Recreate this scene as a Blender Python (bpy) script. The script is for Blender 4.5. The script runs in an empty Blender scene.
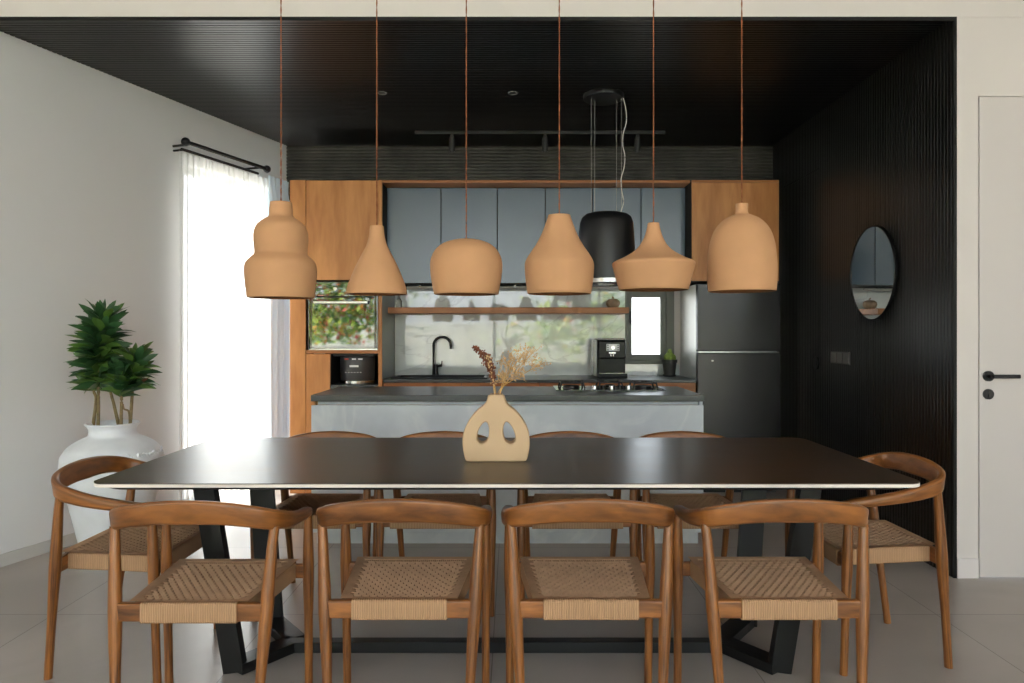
import bpy, bmesh, math, random
from mathutils import Vector, Matrix
random.seed(7)
R = math.radians
SC = bpy.context.scene
COL = SC.collection
F, CX, HY, CAM_H = 715.0, 512.0, 332.0, 1.28      # focal length in pixels, principal column, horizon row, eye height
def PX(x, Y): return (x - CX) / F * Y
def PZ(y, Y): return CAM_H - (y - HY) / F * Y

# ------------------------------------------------------------------ materials
def lin(c):
    return tuple(((v/255)/12.92 if v/255 <= .04045 else ((v/255+.055)/1.055)**2.4) for v in c) + (1,)
class NT:
    def __init__(s, name):
        s.m = bpy.data.materials.new(name); s.m.use_nodes = True
        s.n = s.m.node_tree.nodes; s.l = s.m.node_tree.links
        s.b = s.n['Principled BSDF']; s.out = s.n['Material Output']
    def add(s, t, **kw):
        n = s.n.new(t)
        for k, v in kw.items():
            if k in n.inputs: n.inputs[k].default_value = v
            else: setattr(n, k, v)
        return n
    def link(s, a, b): s.l.new(a, b)
    def set(s, **kw):
        for k, v in kw.items(): s.b.inputs[k].default_value = v
def mat(name, rgb, rough=.5, metal=0, spec=.5, noise=0, nscale=8, bump=0, bscale=60, coat=0):
    t = NT(name); c = lin(rgb)
    t.set(**{'Base Color': c, 'Roughness': rough, 'Metallic': metal, 'Specular IOR Level': spec, 'Coat Weight': coat})
    tc = t.add('ShaderNodeTexCoord')
    if noise:
        no = t.add('ShaderNodeTexNoise', Scale=nscale, Detail=5.0)
        t.link(tc.outputs['Object'], no.inputs['Vector'])
        rp = t.add('ShaderNodeValToRGB')
        rp.color_ramp.elements[0].position = .3; rp.color_ramp.elements[1].position = .7
        rp.color_ramp.elements[0].color = tuple(v*(1-noise) for v in c[:3])+(1,)
        rp.color_ramp.elements[1].color = tuple(min(1, v*(1+noise)) for v in c[:3])+(1,)
        t.link(no.outputs['Fac'], rp.inputs['Fac']); t.link(rp.outputs['Color'], t.b.inputs['Base Color'])
    if bump:
        no = t.add('ShaderNodeTexNoise', Scale=bscale, Detail=4.0)
        t.link(tc.outputs['Object'], no.inputs['Vector'])
        bp = t.add('ShaderNodeBump', Strength=bump, Distance=.004)
        t.link(no.outputs['Fac'], bp.inputs['Height']); t.link(bp.outputs['Normal'], t.b.inputs['Normal'])
    return t.m
def wood(name, a, b, coord='Object', scale=(14, 14, 1.2), rough=.45, spec=.4, fine=1.0):
    t = NT(name); t.set(Roughness=rough, **{'Specular IOR Level': spec})
    tc = t.add('ShaderNodeTexCoord'); mp = t.add('ShaderNodeMapping'); mp.inputs['Scale'].default_value = scale
    t.link(tc.outputs[coord], mp.inputs['Vector'])
    oi = t.add('ShaderNodeObjectInfo')
    ad = t.add('ShaderNodeVectorMath', operation='ADD')
    sc_ = t.add('ShaderNodeVectorMath', operation='SCALE'); sc_.inputs['Scale'].default_value = 37
    cb = t.add('ShaderNodeCombineXYZ')
    for i in range(3): t.link(oi.outputs['Random'], cb.inputs[i])
    t.link(cb.outputs[0], sc_.inputs[0]); t.link(mp.outputs[0], ad.inputs[0]); t.link(sc_.outputs[0], ad.inputs[1])
    n1 = t.add('ShaderNodeTexNoise', Scale=1.0, Detail=3.0, Distortion=1.2)
    n2 = t.add('ShaderNodeTexNoise', Scale=6.0*fine, Detail=6.0, Distortion=.4)
    t.link(ad.outputs[0], n1.inputs['Vector']); t.link(ad.outputs[0], n2.inputs['Vector'])
    mx = t.add('ShaderNodeMath', operation='MULTIPLY_ADD'); mx.inputs[1].default_value = .35
    t.link(n2.outputs['Fac'], mx.inputs[0])
    m2 = t.add('ShaderNodeMath', operation='MULTIPLY'); m2.inputs[1].default_value = .65
    t.link(n1.outputs['Fac'], m2.inputs[0]); t.link(m2.outputs[0], mx.inputs[2])
    rp = t.add('ShaderNodeValToRGB')
    rp.color_ramp.elements[0].position = .33; rp.color_ramp.elements[1].position = .68
    rp.color_ramp.elements[0].color = lin(a); rp.color_ramp.elements[1].color = lin(b)
    t.link(mx.outputs[0], rp.inputs['Fac']); t.link(rp.outputs['Color'], t.b.inputs['Base Color'])
    bp = t.add('ShaderNodeBump', Strength=.12, Distance=.002)
    t.link(n2.outputs['Fac'], bp.inputs['Height']); t.link(bp.outputs['Normal'], t.b.inputs['Normal'])
    return t.m
def marble(name, base, vein, rough, scale=1.3, width=.03, spec=.5):
    t = NT(name); t.set(Roughness=rough, **{'Specular IOR Level': spec})
    tc = t.add('ShaderNodeTexCoord')
    no = t.add('ShaderNodeTexNoise', Scale=scale, Detail=6.0, Distortion=1.5)
    t.link(tc.outputs['Object'], no.inputs['Vector'])
    a = t.add('ShaderNodeMath', operation='SUBTRACT'); a.inputs[1].default_value = .5
    t.link(no.outputs['Fac'], a.inputs[0])
    ab = t.add('ShaderNodeMath', operation='ABSOLUTE'); t.link(a.outputs[0], ab.inputs[0])
    rp = t.add('ShaderNodeValToRGB')
    rp.color_ramp.elements[0].position = 0; rp.color_ramp.elements[1].position = width
    rp.color_ramp.elements[0].color = lin(vein); rp.color_ramp.elements[1].color = lin(base)
    t.link(ab.outputs[0], rp.inputs['Fac'])
    n2 = t.add('ShaderNodeTexNoise', Scale=3.0, Detail=4.0); t.link(tc.outputs['Object'], n2.inputs['Vector'])
    r2 = t.add('ShaderNodeValToRGB'); r2.color_ramp.elements[0].color = (.82, .82, .84, 1); r2.color_ramp.elements[1].color = (1, 1, 1, 1)
    r2.color_ramp.elements[0].position = .35; r2.color_ramp.elements[1].position = .65
    t.link(n2.outputs['Fac'], r2.inputs['Fac'])
    mx = t.add('ShaderNodeMix', data_type='RGBA', blend_type='MULTIPLY'); mx.inputs[0].default_value = 1
    t.link(rp.outputs['Color'], mx.inputs[6]); t.link(r2.outputs['Color'], mx.inputs[7])
    t.link(mx.outputs[2], t.b.inputs['Base Color'])
    return t.m
def thin_glass(name, tint=(.96, .98, .98), gloss=.08):
    t = NT(name); t.n.remove(t.b)
    tr = t.add('ShaderNodeBsdfTransparent', Color=tint+(1,)); gl = t.add('ShaderNodeBsdfGlossy', Roughness=.02)
    mx = t.add('ShaderNodeMixShader', Fac=gloss)
    t.link(tr.outputs[0], mx.inputs[1]); t.link(gl.outputs[0], mx.inputs[2]); t.link(mx.outputs[0], t.out.inputs['Surface'])
    return t.m
def cloth(name, rgb, transl, transp):
    t = NT(name); t.n.remove(t.b); c = lin(rgb)
    d = t.add('ShaderNodeBsdfDiffuse', Color=c); tl = t.add('ShaderNodeBsdfTranslucent', Color=c)
    tr = t.add('ShaderNodeBsdfTransparent')
    wv = t.add('ShaderNodeTexWave', Scale=900.0); tc = t.add('ShaderNodeTexCoord'); t.link(tc.outputs['Object'], wv.inputs['Vector'])
    m1 = t.add('ShaderNodeMixShader', Fac=transl); m2 = t.add('ShaderNodeMixShader', Fac=transp)
    t.link(d.outputs[0], m1.inputs[1]); t.link(tl.outputs[0], m1.inputs[2])
    t.link(m1.outputs[0], m2.inputs[1]); t.link(tr.outputs[0], m2.inputs[2]); t.link(m2.outputs[0], t.out.inputs['Surface'])
    return t.m
def tile_floor():
    t = NT('floor_tile'); t.set(Roughness=.32, **{'Specular IOR Level': .45})
    tc = t.add('ShaderNodeTexCoord'); mp = t.add('ShaderNodeMapping'); mp.inputs['Location'].default_value = (.077, -.24, 0)
    t.link(tc.outputs['Object'], mp.inputs['Vector'])
    br = t.add('ShaderNodeTexBrick', offset=0.0, Scale=1.0)
    br.inputs['Brick Width'].default_value = 1.0; br.inputs['Row Height'].default_value = 1.0
    br.inputs['Mortar Size'].default_value = .0022; br.inputs['Mortar Smooth'].default_value = .3
    br.inputs['Color1'].default_value = lin((172, 162, 154)); br.inputs['Color2'].default_value = lin((167, 157, 149)); br.inputs['Mortar'].default_value = lin((112, 103, 96))
    t.link(mp.outputs[0], br.inputs['Vector'])
    no = t.add('ShaderNodeTexNoise', Scale=1.6, Detail=7.0, Distortion=.8); t.link(tc.outputs['Object'], no.inputs['Vector'])
    rp = t.add('ShaderNodeValToRGB'); rp.color_ramp.elements[0].color = (.86, .85, .84, 1); rp.color_ramp.elements[1].color = (1.0, 1.0, 1.0, 1)
    rp.color_ramp.elements[0].position = .35; rp.color_ramp.elements[1].position = .62
    t.link(no.outputs['Fac'], rp.inputs['Fac'])
    mx = t.add('ShaderNodeMix', data_type='RGBA', blend_type='MULTIPLY'); mx.inputs[0].default_value = 1
    t.link(br.outputs['Color'], mx.inputs[6]); t.link(rp.outputs['Color'], mx.inputs[7]); t.link(mx.outputs[2], t.b.inputs['Base Color'])
    return t.m
def table_stone():
    t = NT('brown_ceramic_top'); t.set(**{'Specular IOR Level': .5})
    tc = t.add('ShaderNodeTexCoord'); mp = t.add('ShaderNodeMapping'); mp.inputs['Scale'].default_value = (1.0, 4.0, 1)
    t.link(tc.outputs['Object'], mp.inputs['Vector'])
    no = t.add('ShaderNodeTexNoise', Scale=1.6, Detail=8.0, Distortion=1.4); t.link(mp.outputs[0], no.inputs['Vector'])
    rp = t.add('ShaderNodeValToRGB'); e = rp.color_ramp.elements
    e[0].position = .34; e[1].position = .68; e[0].color = lin((46, 35, 26)); e[1].color = lin((72, 55, 41))
    t.link(no.outputs['Fac'], rp.inputs['Fac']); t.link(rp.outputs['Color'], t.b.inputs['Base Color'])
    r2 = t.add('ShaderNodeMapRange'); r2.inputs['To Min'].default_value = .27; r2.inputs['To Max'].default_value = .36
    t.link(no.outputs['Fac'], r2.inputs['Value']); t.link(r2.outputs[0], t.b.inputs['Roughness'])
    n2 = t.add('ShaderNodeTexNoise', Scale=14.0, Detail=4.0); t.link(mp.outputs[0], n2.inputs['Vector'])
    bp = t.add('ShaderNodeBump', Strength=.05, Distance=.003); t.link(n2.outputs['Fac'], bp.inputs['Height']); t.link(bp.outputs['Normal'], t.b.inputs['Normal'])
    return t.m
def cord_mat(name, rgb, dark, freq):
    t = NT(name); t.set(Roughness=.8, **{'Specular IOR Level': .2})
    tc = t.add('ShaderNodeTexCoord'); w = t.add('ShaderNodeTexWave', Scale=freq, Distortion=.6, Detail=1.0); w.inputs['Detail Scale'].default_value = .6
    t.link(tc.outputs['UV'], w.inputs['Vector'])
    rp = t.add('ShaderNodeValToRGB'); rp.color_ramp.elements[0].color = lin(dark); rp.color_ramp.elements[1].color = lin(rgb); rp.color_ramp.elements[1].position = .45
    t.link(w.outputs['Fac'], rp.inputs['Fac']); 
    no = t.add('ShaderNodeTexNoise', Scale=9.0, Detail=3.0); t.link(tc.outputs['Object'], no.inputs['Vector'])
    r2 = t.add('ShaderNodeValToRGB'); r2.color_ramp.elements[0].color = (.8, .78, .75, 1); r2.color_ramp.elements[1].color = (1.05, 1.03, 1, 1)
    t.link(no.outputs['Fac'], r2.inputs['Fac'])
    mx = t.add('ShaderNodeMix', data_type='RGBA', blend_type='MULTIPLY'); mx.inputs[0].default_value = 1
    t.link(rp.outputs['Color'], mx.inputs[6]); t.link(r2.outputs['Color'], mx.inputs[7]); t.link(mx.outputs[2], t.b.inputs['Base Color'])
    bp = t.add('ShaderNodeBump', Strength=.5, Distance=.003); t.link(w.outputs['Fac'], bp.inputs['Height']); t.link(bp.outputs['Normal'], t.b.inputs['Normal'])
    return t.m

M = dict(
    plaster=mat('white_plaster', (214, 207, 202), .85, noise=.02, nscale=1.2, bump=.05, bscale=40),
    plaster_left=mat('grey_white_plaster', (224, 223, 223), .85, noise=.02, nscale=1.0, bump=.05, bscale=40),
    floor=tile_floor(), slat=mat('black_slats', (12, 12, 11), .28, spec=.5),
    slat_ceiling=mat('black_ceiling_slats', (13, 13, 13), .34, spec=.4),
    slat_back=mat('charcoal_wood_slats', (62, 60, 54), .5, spec=.35, noise=.45, nscale=5),
    black=mat('black_metal', (20, 20, 20), .4, metal=.3), blackm=mat('matt_black', (24, 24, 24), .55),
    white=mat('white_paint', (207, 200, 196), .45), skirt=mat('white_skirting', (218, 212, 210), .4),
    teak=wood('teak', (74, 42, 19), (164, 103, 50), 'UV', (2.2, 50, 1), .32, .5),
    oak=wood('oak_veneer', (164, 104, 56), (204, 142, 84), 'Object', (5, 5, .9), .42, .35, .8),
    oak_h=wood('oak_veneer_along', (140, 86, 46), (182, 122, 74), 'Object', (.9, 6, 6), .42, .35, .8),
    stone=table_stone(), tedge=mat('pale_table_edge', (226, 216, 204), .5),
    weave=mat('woven_cord', (202, 165, 132), .8, spec=.2, noise=.1, nscale=14), wrap=cord_mat('wrapped_cord', (182, 145, 112), (158, 122, 90), 22),
    clay=mat('terracotta_shade', (192, 145, 105), .82, spec=.2, noise=.06, nscale=7, bump=.12, bscale=160),
    clay_in=mat('clay_shadowed_inside', (120, 78, 48), .85, spec=.15),  # clay darkened in its colour to give the pendants a shadowed inside
    cordfab=cord_mat('braided_flex', (168, 104, 70), (84, 46, 30), 60),
    vase=mat('sand_ceramic', (200, 170, 136), .75, spec=.25, noise=.03, bump=.08, bscale=200), mouth=mat('dark_vase_mouth', (60, 44, 30), .9),
    slate=mat('dark_worktop', (62, 64, 63), .3, spec=.5, noise=.12, nscale=14),
    concrete=marble('grey_marble_panel', (202, 207, 212), (212, 216, 218), .42, 1.6, .05),
    splash=marble('pale_marble_splash', (222, 226, 224), (200, 203, 203), .03, .9, .014, 1.0),
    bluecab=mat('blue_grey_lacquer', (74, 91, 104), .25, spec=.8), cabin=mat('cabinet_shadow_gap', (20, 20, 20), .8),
    fridge=mat('black_steel', (56, 55, 55), .26, metal=.75, noise=.05, nscale=40), steel=mat('steel', (190, 190, 188), .22, metal=1),
    fridge_side=mat('grey_steel_side', (206, 206, 202), .4, metal=.6),
    bglass=mat('black_glass', (8, 8, 8), .03, spec=.9, coat=.5), gloss=mat('gloss_black_plastic', (9, 9, 9), .3, spec=.22),
    oveng=mat('mirror_oven_glass', (118, 120, 120), .03, metal=1.0), 
    olive=mat('olive_grey_frame', (104, 106, 96), .45), glass=thin_glass('window_glass'), mirror=mat('mirror_glass', (215, 218, 218), .01, metal=1),
    sheer=cloth('sheer_voile', (250, 250, 250), .62, .3), drape=cloth('pale_grey_drape', (206, 222, 236), .03, .0),
    urn=mat('white_plaster_urn', (232, 234, 238), .75, noise=.05, nscale=9, bump=.35, bscale=22), soil=mat('soil', (58, 44, 34), .95, noise=.3, nscale=60, bump=.6, bscale=90),
    leaf=mat('dark_leaf', (52, 88, 50), .42, noise=.35, nscale=9), leaf2=mat('fresh_leaf', (88, 122, 52), .42, noise=.3, nscale=9), stem=mat('cane_stem', (134, 116, 82), .8, noise=.25, nscale=40, bump=.5, bscale=120),
    brownleaf=mat('dry_leaf', (110, 72, 44), .8),
    plume=mat('rust_plume', (116, 66, 46), .9, noise=.3, nscale=90), spray=mat('straw_flower', (208, 172, 126), .9, noise=.2, nscale=90), straw=mat('straw_stem', (206, 160, 92), .8),
    hood=mat('black_hood_enamel', (26, 26, 27), .38, spec=.5), wire=mat('steel_wire', (150, 148, 142), .4, metal=.9), cable=mat('white_cable', (216, 210, 200), .5),
    cactus=mat('cactus_green', (128, 150, 62), .7, noise=.25, nscale=60, bump=.4, bscale=150), ceramic_dark=mat('dark_pot', (48, 46, 44), .6, noise=.1),
    pumpkin=mat('brown_pumpkin_ceramic', (156, 130, 104), .6, noise=.15, nscale=20), panel=mat('grey_control_panel', (228, 230, 232), .35), label=mat('white_print', (230, 230, 230), .6),
    redl=mat('red_print', (190, 60, 46), .6), downl=mat('downlight_trim', (120, 118, 114), .5), bulb=mat('frosted_bulb', (236, 230, 216), .4),
    paving=mat('garden_paving', (206, 200, 188), .8, noise=.06, nscale=1), hleaf=mat('hedge_leaf', (84, 140, 44), .6, noise=.4, nscale=2), hleaf2=mat('hedge_leaf_pale', (188, 206, 84), .6),
    flower_red=mat('red_flower', (226, 60, 70), .6), flower_or=mat('orange_flower', (244, 150, 50), .6), gwall=mat('garden_wall_white', (226, 222, 212), .9),
)

# ------------------------------------------------------------------ mesh helpers
def weight_normals(me, lim):
    """area-weighted corner normals, so large flat faces stay flat beside their bevels"""
    vf = [[] for _ in me.vertices]
    for p in me.polygons:
        for v in p.vertices: vf[v].append(p)
    out = []
    for p in me.polygons:
        for v in p.vertices:
            n = Vector((0, 0, 0))
            for q in vf[v]:
                if q.normal.dot(p.normal) > lim: n += q.normal*q.area
            out.append(n.normalized() if n.length > 1e-12 else p.normal.copy())
    me.normals_split_custom_set(out)
def finish(name, bm, m, parent=None, smooth=40, loc=None):
    me = bpy.data.meshes.new(name)
    bmesh.ops.recalc_face_normals(bm, faces=bm.faces[:])
    bm.to_mesh(me); bm.free()
    mats = m if isinstance(m, (list, tuple)) else [m]
    for k in mats: me.materials.append(k)
    if smooth:
        for p in me.polygons: p.use_smooth = True
        me.set_sharp_from_angle(angle=R(smooth))
        if len(me.polygons) < 500: weight_normals(me, math.cos(R(smooth+15)))
    o = bpy.data.objects.new(name, me); COL.objects.link(o)
    if parent is not None: o.parent = parent
    if loc is not None: o.location = loc
    return o
def tag(o, label=None, cat=None, group=None, kind=None):
    if label: o['label'] = label
    if cat: o['category'] = cat
    if group: o['group'] = group
    if kind: o['kind'] = kind
    return o
def thing(name, label, cat, loc=(0, 0, 0), rz=0, group=None):
    o = bpy.data.objects.new(name, None); COL.objects.link(o)
    o.location = loc; o.rotation_euler = (0, 0, rz); o.empty_display_size = .05
    return tag(o, label, cat, group)
def struct(name, bm, m, parent=None, smooth=0):
    o = finish(name, bm, m, parent, smooth)
    if parent is None: o['kind'] = 'structure'
    return o
def box(bm, x0, x1, y0, y1, z0, z1, bev=0, seg=2, mi=0):
    r = bmesh.ops.create_cube(bm, size=1)
    vs = r['verts']
    for v in vs:
        v.co = Vector(((x0+x1)/2 + v.co.x*(x1-x0), (y0+y1)/2 + v.co.y*(y1-y0), (z0+z1)/2 + v.co.z*(z1-z0)))
    fs = list({f for v in vs for f in v.link_faces})
    for f in fs: f.material_index = mi
    if bev:
        es = list({e for v in vs for e in v.link_edges})
        rr = bmesh.ops.bevel(bm, geom=es, offset=bev, segments=seg, affect='EDGES', profile=.5)
        for f in rr['faces']: f.material_index = mi
    return bm
def bx(*a, **k): return box(bmesh.new(), *a, **k)
def lathe(bm, prof, c=(0, 0, 0), seg=48, mi=0, ripple=None):
    rings = []
    for r, z in prof:
        if r < 1e-6: rings.append([bm.verts.new((c[0], c[1], c[2]+z))]); continue
        ring = []
        for i in range(seg):
            a = 2*math.pi*i/seg
            rr = r*(1+(ripple(a, z) if ripple else 0))
            ring.append(bm.verts.new((c[0]+rr*math.cos(a), c[1]+rr*math.sin(a), c[2]+z)))
        rings.append(ring)
    for a, b in zip(rings, rings[1:]):
        for i in range(seg):
            j = (i+1) % seg
            if len(a) == 1 and len(b) == 1: continue
            if len(a) == 1: f = bm.faces.new((a[0], b[i], b[j]))
            elif len(b) == 1: f = bm.faces.new((a[i], a[j], b[0]))
            else: f = bm.faces.new((a[i], a[j], b[j], b[i]))
            f.material_index = mi
    return bm
def catmull(pts, n):
    pts = [Vector(p) for p in pts]; out = []
    P = [pts[0]*2-pts[1]] + pts + [pts[-1]*2-pts[-2]]
    for i in range(1, len(P)-2):
        for k in range(n):
            t = k/n
            a, b, c, d = P[i-1], P[i], P[i+1], P[i+2]
            out.append(.5*((2*b)+(c-a)*t+(2*a-5*b+4*c-d)*t*t+(3*b-a-3*c+d)*t**3))
    out.append(pts[-1]); return out
def rrect(w, h, r, n=4):
    out = []
    for cx, cy, a0 in ((w/2-r, h/2-r, 0), (-w/2+r, h/2-r, 90), (-w/2+r, -h/2+r, 180), (w/2-r, -h/2+r, 270)):
        for k in range(n+1):
            a = R(a0+90*k/n); out.append((cx+r*math.cos(a), cy+r*math.sin(a)))
    return out
def circ(r, n=14): return [(r*math.cos(2*math.pi*k/n), r*math.sin(2*math.pi*k/n)) for k in range(n)]
def sweep(bm, path, sec, up=(0, 0, 1), mi=0):
    """sec(i, t) -> section points (side, up); UV runs along the length"""
    uv = bm.loops.layers.uv.verify()
    path = [Vector(p) for p in path]; up = Vector(up); rings = []; L = 0; ls = []
    for i, p in enumerate(path):
        if i: L += (p-path[i-1]).length
        ls.append(L)
        t = (path[min(i+1, len(path)-1)]-path[max(i-1, 0)]).normalized()
        s = t.cross(up)
        if s.length < 1e-3: s = t.cross(Vector((0, 1, 0)))
        s.normalize(); u = s.cross(t).normalized()
        rings.append([bm.verts.new(p+s*a+u*b) for a, b in sec(i, i/(len(path)-1))])
    n = len(rings[0])
    for i in range(len(rings)-1):
        for k in range(n):
            j = (k+1) % n
            f = bm.faces.new((rings[i][k], rings[i][j], rings[i+1][j], rings[i+1][k])); f.material_index = mi
            co = ((ls[i], k/n*.12), (ls[i], (k+1)/n*.12), (ls[i+1], (k+1)/n*.12), (ls[i+1], k/n*.12))
            for lp, c in zip(f.loops, co): lp[uv].uv = c
    for ring in (rings[0], rings[-1]):
        f = bm.faces.new(ring); f.material_index = mi
    return bm
def tube(bm, path, r, n=10, mi=0):
    return sweep(bm, path, lambda i, t: circ(r(t) if callable(r) else r, n), mi=mi)
def cyl(bm, a, b, r, n=20, mi=0): return tube(bm, [a, b], r, n, mi)
def quad(bm, pts, mi=0):
    f = bm.faces.new([bm.verts.new(p) for p in pts]); f.material_index = mi; return f
def copy_tree(o, parent=None):
    c = o.copy(); COL.objects.link(c)
    if parent is not None: c.parent = parent
    for ch in list(o.children): copy_tree(ch, c)
    return c

# ------------------------------------------------------------------ setting
H = 2.919; YO = 3.72; YB = 6.30; XR = 2.294; HR = 3.5; YR = -2.6; XE = 4.3
def wx(y, off=0):       # left wall face (splayed), off = distance into the room
    return -1.99 + .337*(y-6.27) + off*1.0553
WU = Vector((.337, 1, 0)).normalized(); WN = Vector((WU.y, -WU.x, 0))
def wpt(y, z, off=0):   # point at depth y of the wall line, moved off metres into the room along its normal
    p = Vector((wx(y), y, z)); return p + WN*off
def wall_hit(x, off):   # depth parameter y on the wall line whose point (moved by off) shows at pixel column x
    lo, hi = 2.0, 7.0
    for _ in range(50):
        m = (lo+hi)/2; p = wpt(m, 0, off)
        if CX+p.x/p.y*F < x: lo = m
        else: hi = m
    return lo
struct('floor', bx(-5.4, XE+.1, YR, YB+.1, -.12, 0), M['floor'])
bm = bmesh.new(); box(bm, -30, 30, -40, 30, -.3, -.125); struct('ground', bm, M['paving'])
# left wall with the tall window opening
WY0, WY1, WZ1 = 5.16, 6.10, 2.50
def wall_prism(bm, ya, yb, z0, z1, th=.2):
    p = [wpt(ya, 0), wpt(yb, 0), wpt(yb, 0, -th), wpt(ya, 0, -th)]
    lo = [bm.verts.new((q.x, q.y, z0)) for q in p]; hi = [bm.verts.new((q.x, q.y, z1)) for q in p]
    bm.faces.new(lo); bm.faces.new(hi)
    for i in range(4): bm.faces.new((lo[i], lo[(i+1) % 4], hi[(i+1) % 4], hi[i]))
bm = bmesh.new(); wall_prism(bm, YR-.1, WY0, 0, HR+.1); wall_prism(bm, WY1, YB+.25, 0, HR+.1); wall_prism(bm, WY0, WY1, WZ1, HR+.1)
struct('wall_left', bm, M['plaster_left'])
bm = bmesh.new()
p = [wpt(YR, 0, .0), wpt(WY0-.05, 0, .0), wpt(WY0-.05, 0, .012), wpt(YR, 0, .012)]
lo = [bm.verts.new((q.x, q.y, 0)) for q in p]; hi = [bm.verts.new((q.x, q.y, .068)) for q in p]
bm.faces.new(lo); bm.faces.new(hi)
for i in range(4): bm.faces.new((lo[i], lo[(i+1) % 4], hi[(i+1) % 4], hi[i]))
struct('baseboard_left', bm, mat('grey_skirting', (198, 195, 190), .45))
# opening header and white wall to the right of the kitchen recess
struct('wall_header', bx(-3.3, XE, YO, YO+.02, H, HR), M['plaster'])
bm = bmesh.new(); DX0 = PX(979, YO); DX1 = DX0+.92; DZ = PZ(97, YO)
XW = PX(956.5, YO)
box(bm, XW, DX0-.004, YO, YO+.16, 0, H-.001); box(bm, DX0-.004, DX1+.004, YO, YO+.16, DZ+.004, H-.001); box(bm, DX1+.004, XE, YO, YO+.16, 0, H-.001)
struct('wall_right_front', bm, M['plaster'])
struct('baseboard_right', bx(XW+.002, DX0-.006, YO-.008, YO, 0, .105, bev=.002), M['skirt'])
d = struct('door_1', bx(DX0, DX1, YO-.006, YO+.036, .006, DZ, bev=.003), M['white'])
hx = PX(987, YO); hz = PZ(376, YO)
bm = bmesh.new(); cyl(bm, (hx, YO-.006, hz), (hx, YO-.018, hz), .027, 28)
tube(bm, [(hx, YO-.016, hz), (hx, YO-.05, hz)], .011); sweep(bm, catmull([(hx-.004, YO-.05, hz), (hx+.07, YO-.052, hz), (hx+.134, YO-.052, hz)], 6), lambda i, t: rrect(.016, .02, .006))
finish('door_handle', bm, M['blackm'], d)
bm = bmesh.new(); cyl(bm, (hx, YO-.006, PZ(394, YO)), (hx, YO-.016, PZ(394, YO)), .027, 28); box(bm, hx-.003, hx+.003, YO-.02, YO-.015, PZ(394, YO)-.012, PZ(394, YO)+.012)
finish('lock_rosette', bm, M['blackm'], d)
# black trim round the opening
bm = bmesh.new(); box(bm, -3.2, XW, YO-.004, YO+.012, H-.02, H); box(bm, XR+.002, XW, YO-.004, YO+.012, 0, H-.02)
struct('trim_1', bm, M['black'])
# slatted lining: pitch 30 mm slats with rounded faces and dark grooves
def slats(bm, a, b, pitch, emit):
    """profile along t from a to b; emit(t, d) -> two ends of the line at that profile point, d = depth into the wall"""
    prof = []; n = int(round((b-a)/pitch)); p = (b-a)/n
    for i in range(n):
        t = a+i*p
        prof += [(t, .013), (t+.14*p, .013), (t+.15*p, .003), (t+.24*p, .0003), (t+.57*p, 0), (t+.9*p, .0003), (t+.99*p, .003)]
    prof.append((b, .012)); prev = None
    for t, d in prof:
        e = emit(t, d); cur = (bm.verts.new(e[0]), bm.verts.new(e[1]))
        if prev: bm.faces.new((prev[0], prev[1], cur[1], cur[0]))
        prev = cur
    return bm
bm = slats(bmesh.new(), YO+.012, YB, .03, lambda t, d: ((wx(t)-.02, t, H+d), (XR+.02, t, H+d)))
box(bm, -3.1, XR+.1, YO+.021, YB+.1, H+.02, H+.1); struct('ceiling', bm, M['slat_ceiling'], smooth=40)
bm = slats(bmesh.new(), YO+.012, YB, .03, lambda t, d: ((XR+d, t, 0), (XR+d, t, H+.02)))
box(bm, XR+.02, XR+.12, YO+.012, YB+.1, 0, H+.1); struct('wall_right', bm, M['slat'], smooth=40)
bm = bmesh.new(); box(bm, XR-.002, XR+.004, 5.34, YB-.28, 2.495, 2.505); box(bm, XR-.002, XR+.004, 5.336, 5.344, .02, 2.505)
struct('door_2', bm, M['cabin'])
bm = slats(bmesh.new(), 2.44, H+.02, .03, lambda t, d: ((-2.1, YB+d-.012, t), (XR+.02, YB+d-.012, t)))
struct('trim_2', bm, M['slat_back'], smooth=40)
# back wall with the small kitchen window
KX0, KX1, KZ0, KZ1 = PX(625, YB), PX(674, YB), PZ(364, YB), PZ(285, YB)
bm = bmesh.new(); box(bm, -2.2, KX0, YB+.005, YB+.2, 0, H+.1); box(bm, KX1, XR+.1, YB+.005, YB+.2, 0, H+.1); box(bm, KX0, KX1, YB+.005, YB+.2, 0, KZ0); box(bm, KX0, KX1, YB+.005, YB+.2, KZ1, H+.1)
struct('wall_back', bm, M['plaster'])
w = thing('window_2', None, None, (0, 0, 0)); w['kind'] = 'structure'
def frame_bm(x0, x1, y0, y1, z0, z1, wl, wr, wb, wt):
    bm = bmesh.new()
    box(bm, x0, x0+wl, y0, y1, z0, z1, bev=.003); box(bm, x1-wr, x1, y0, y1, z0, z1, bev=.003)
    box(bm, x0+wl, x1-wr, y0, y1, z0, z0+wb, bev=.003); box(bm, x0+wl, x1-wr, y0, y1, z1-wt, z1, bev=.003); return bm
struct('window_frame', frame_bm(KX0, KX1, YB-.01, YB+.07, KZ0, KZ1, .03, .07, .035, .03), M['olive'], w)
gx0, gx1, gz0, gz1 = PX(632, YB), PX(660.5, YB), PZ(354.5, YB), PZ(297.5, YB)
struct('window_sash', frame_bm(KX0+.031, KX1-.071, YB+.0, YB+.05, KZ0+.036, KZ1-.031, max(.01, gx0-KX0-.031), KX1-.071-gx1, gz0-KZ0-.036, KZ1-.031-gz1), M['olive'], w)
struct('window_pane', bx(gx0-.005, gx1+.005, YB+.022, YB+.028, gz0-.005, gz1+.005), M['glass'], w)
struct('window_handle', bx(gx0-.022, gx0-.008, YB-.022, YB, .5*(gz0+gz1)+.02, .5*(gz0+gz1)+.13, bev=.004), M['black'], w)
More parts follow.
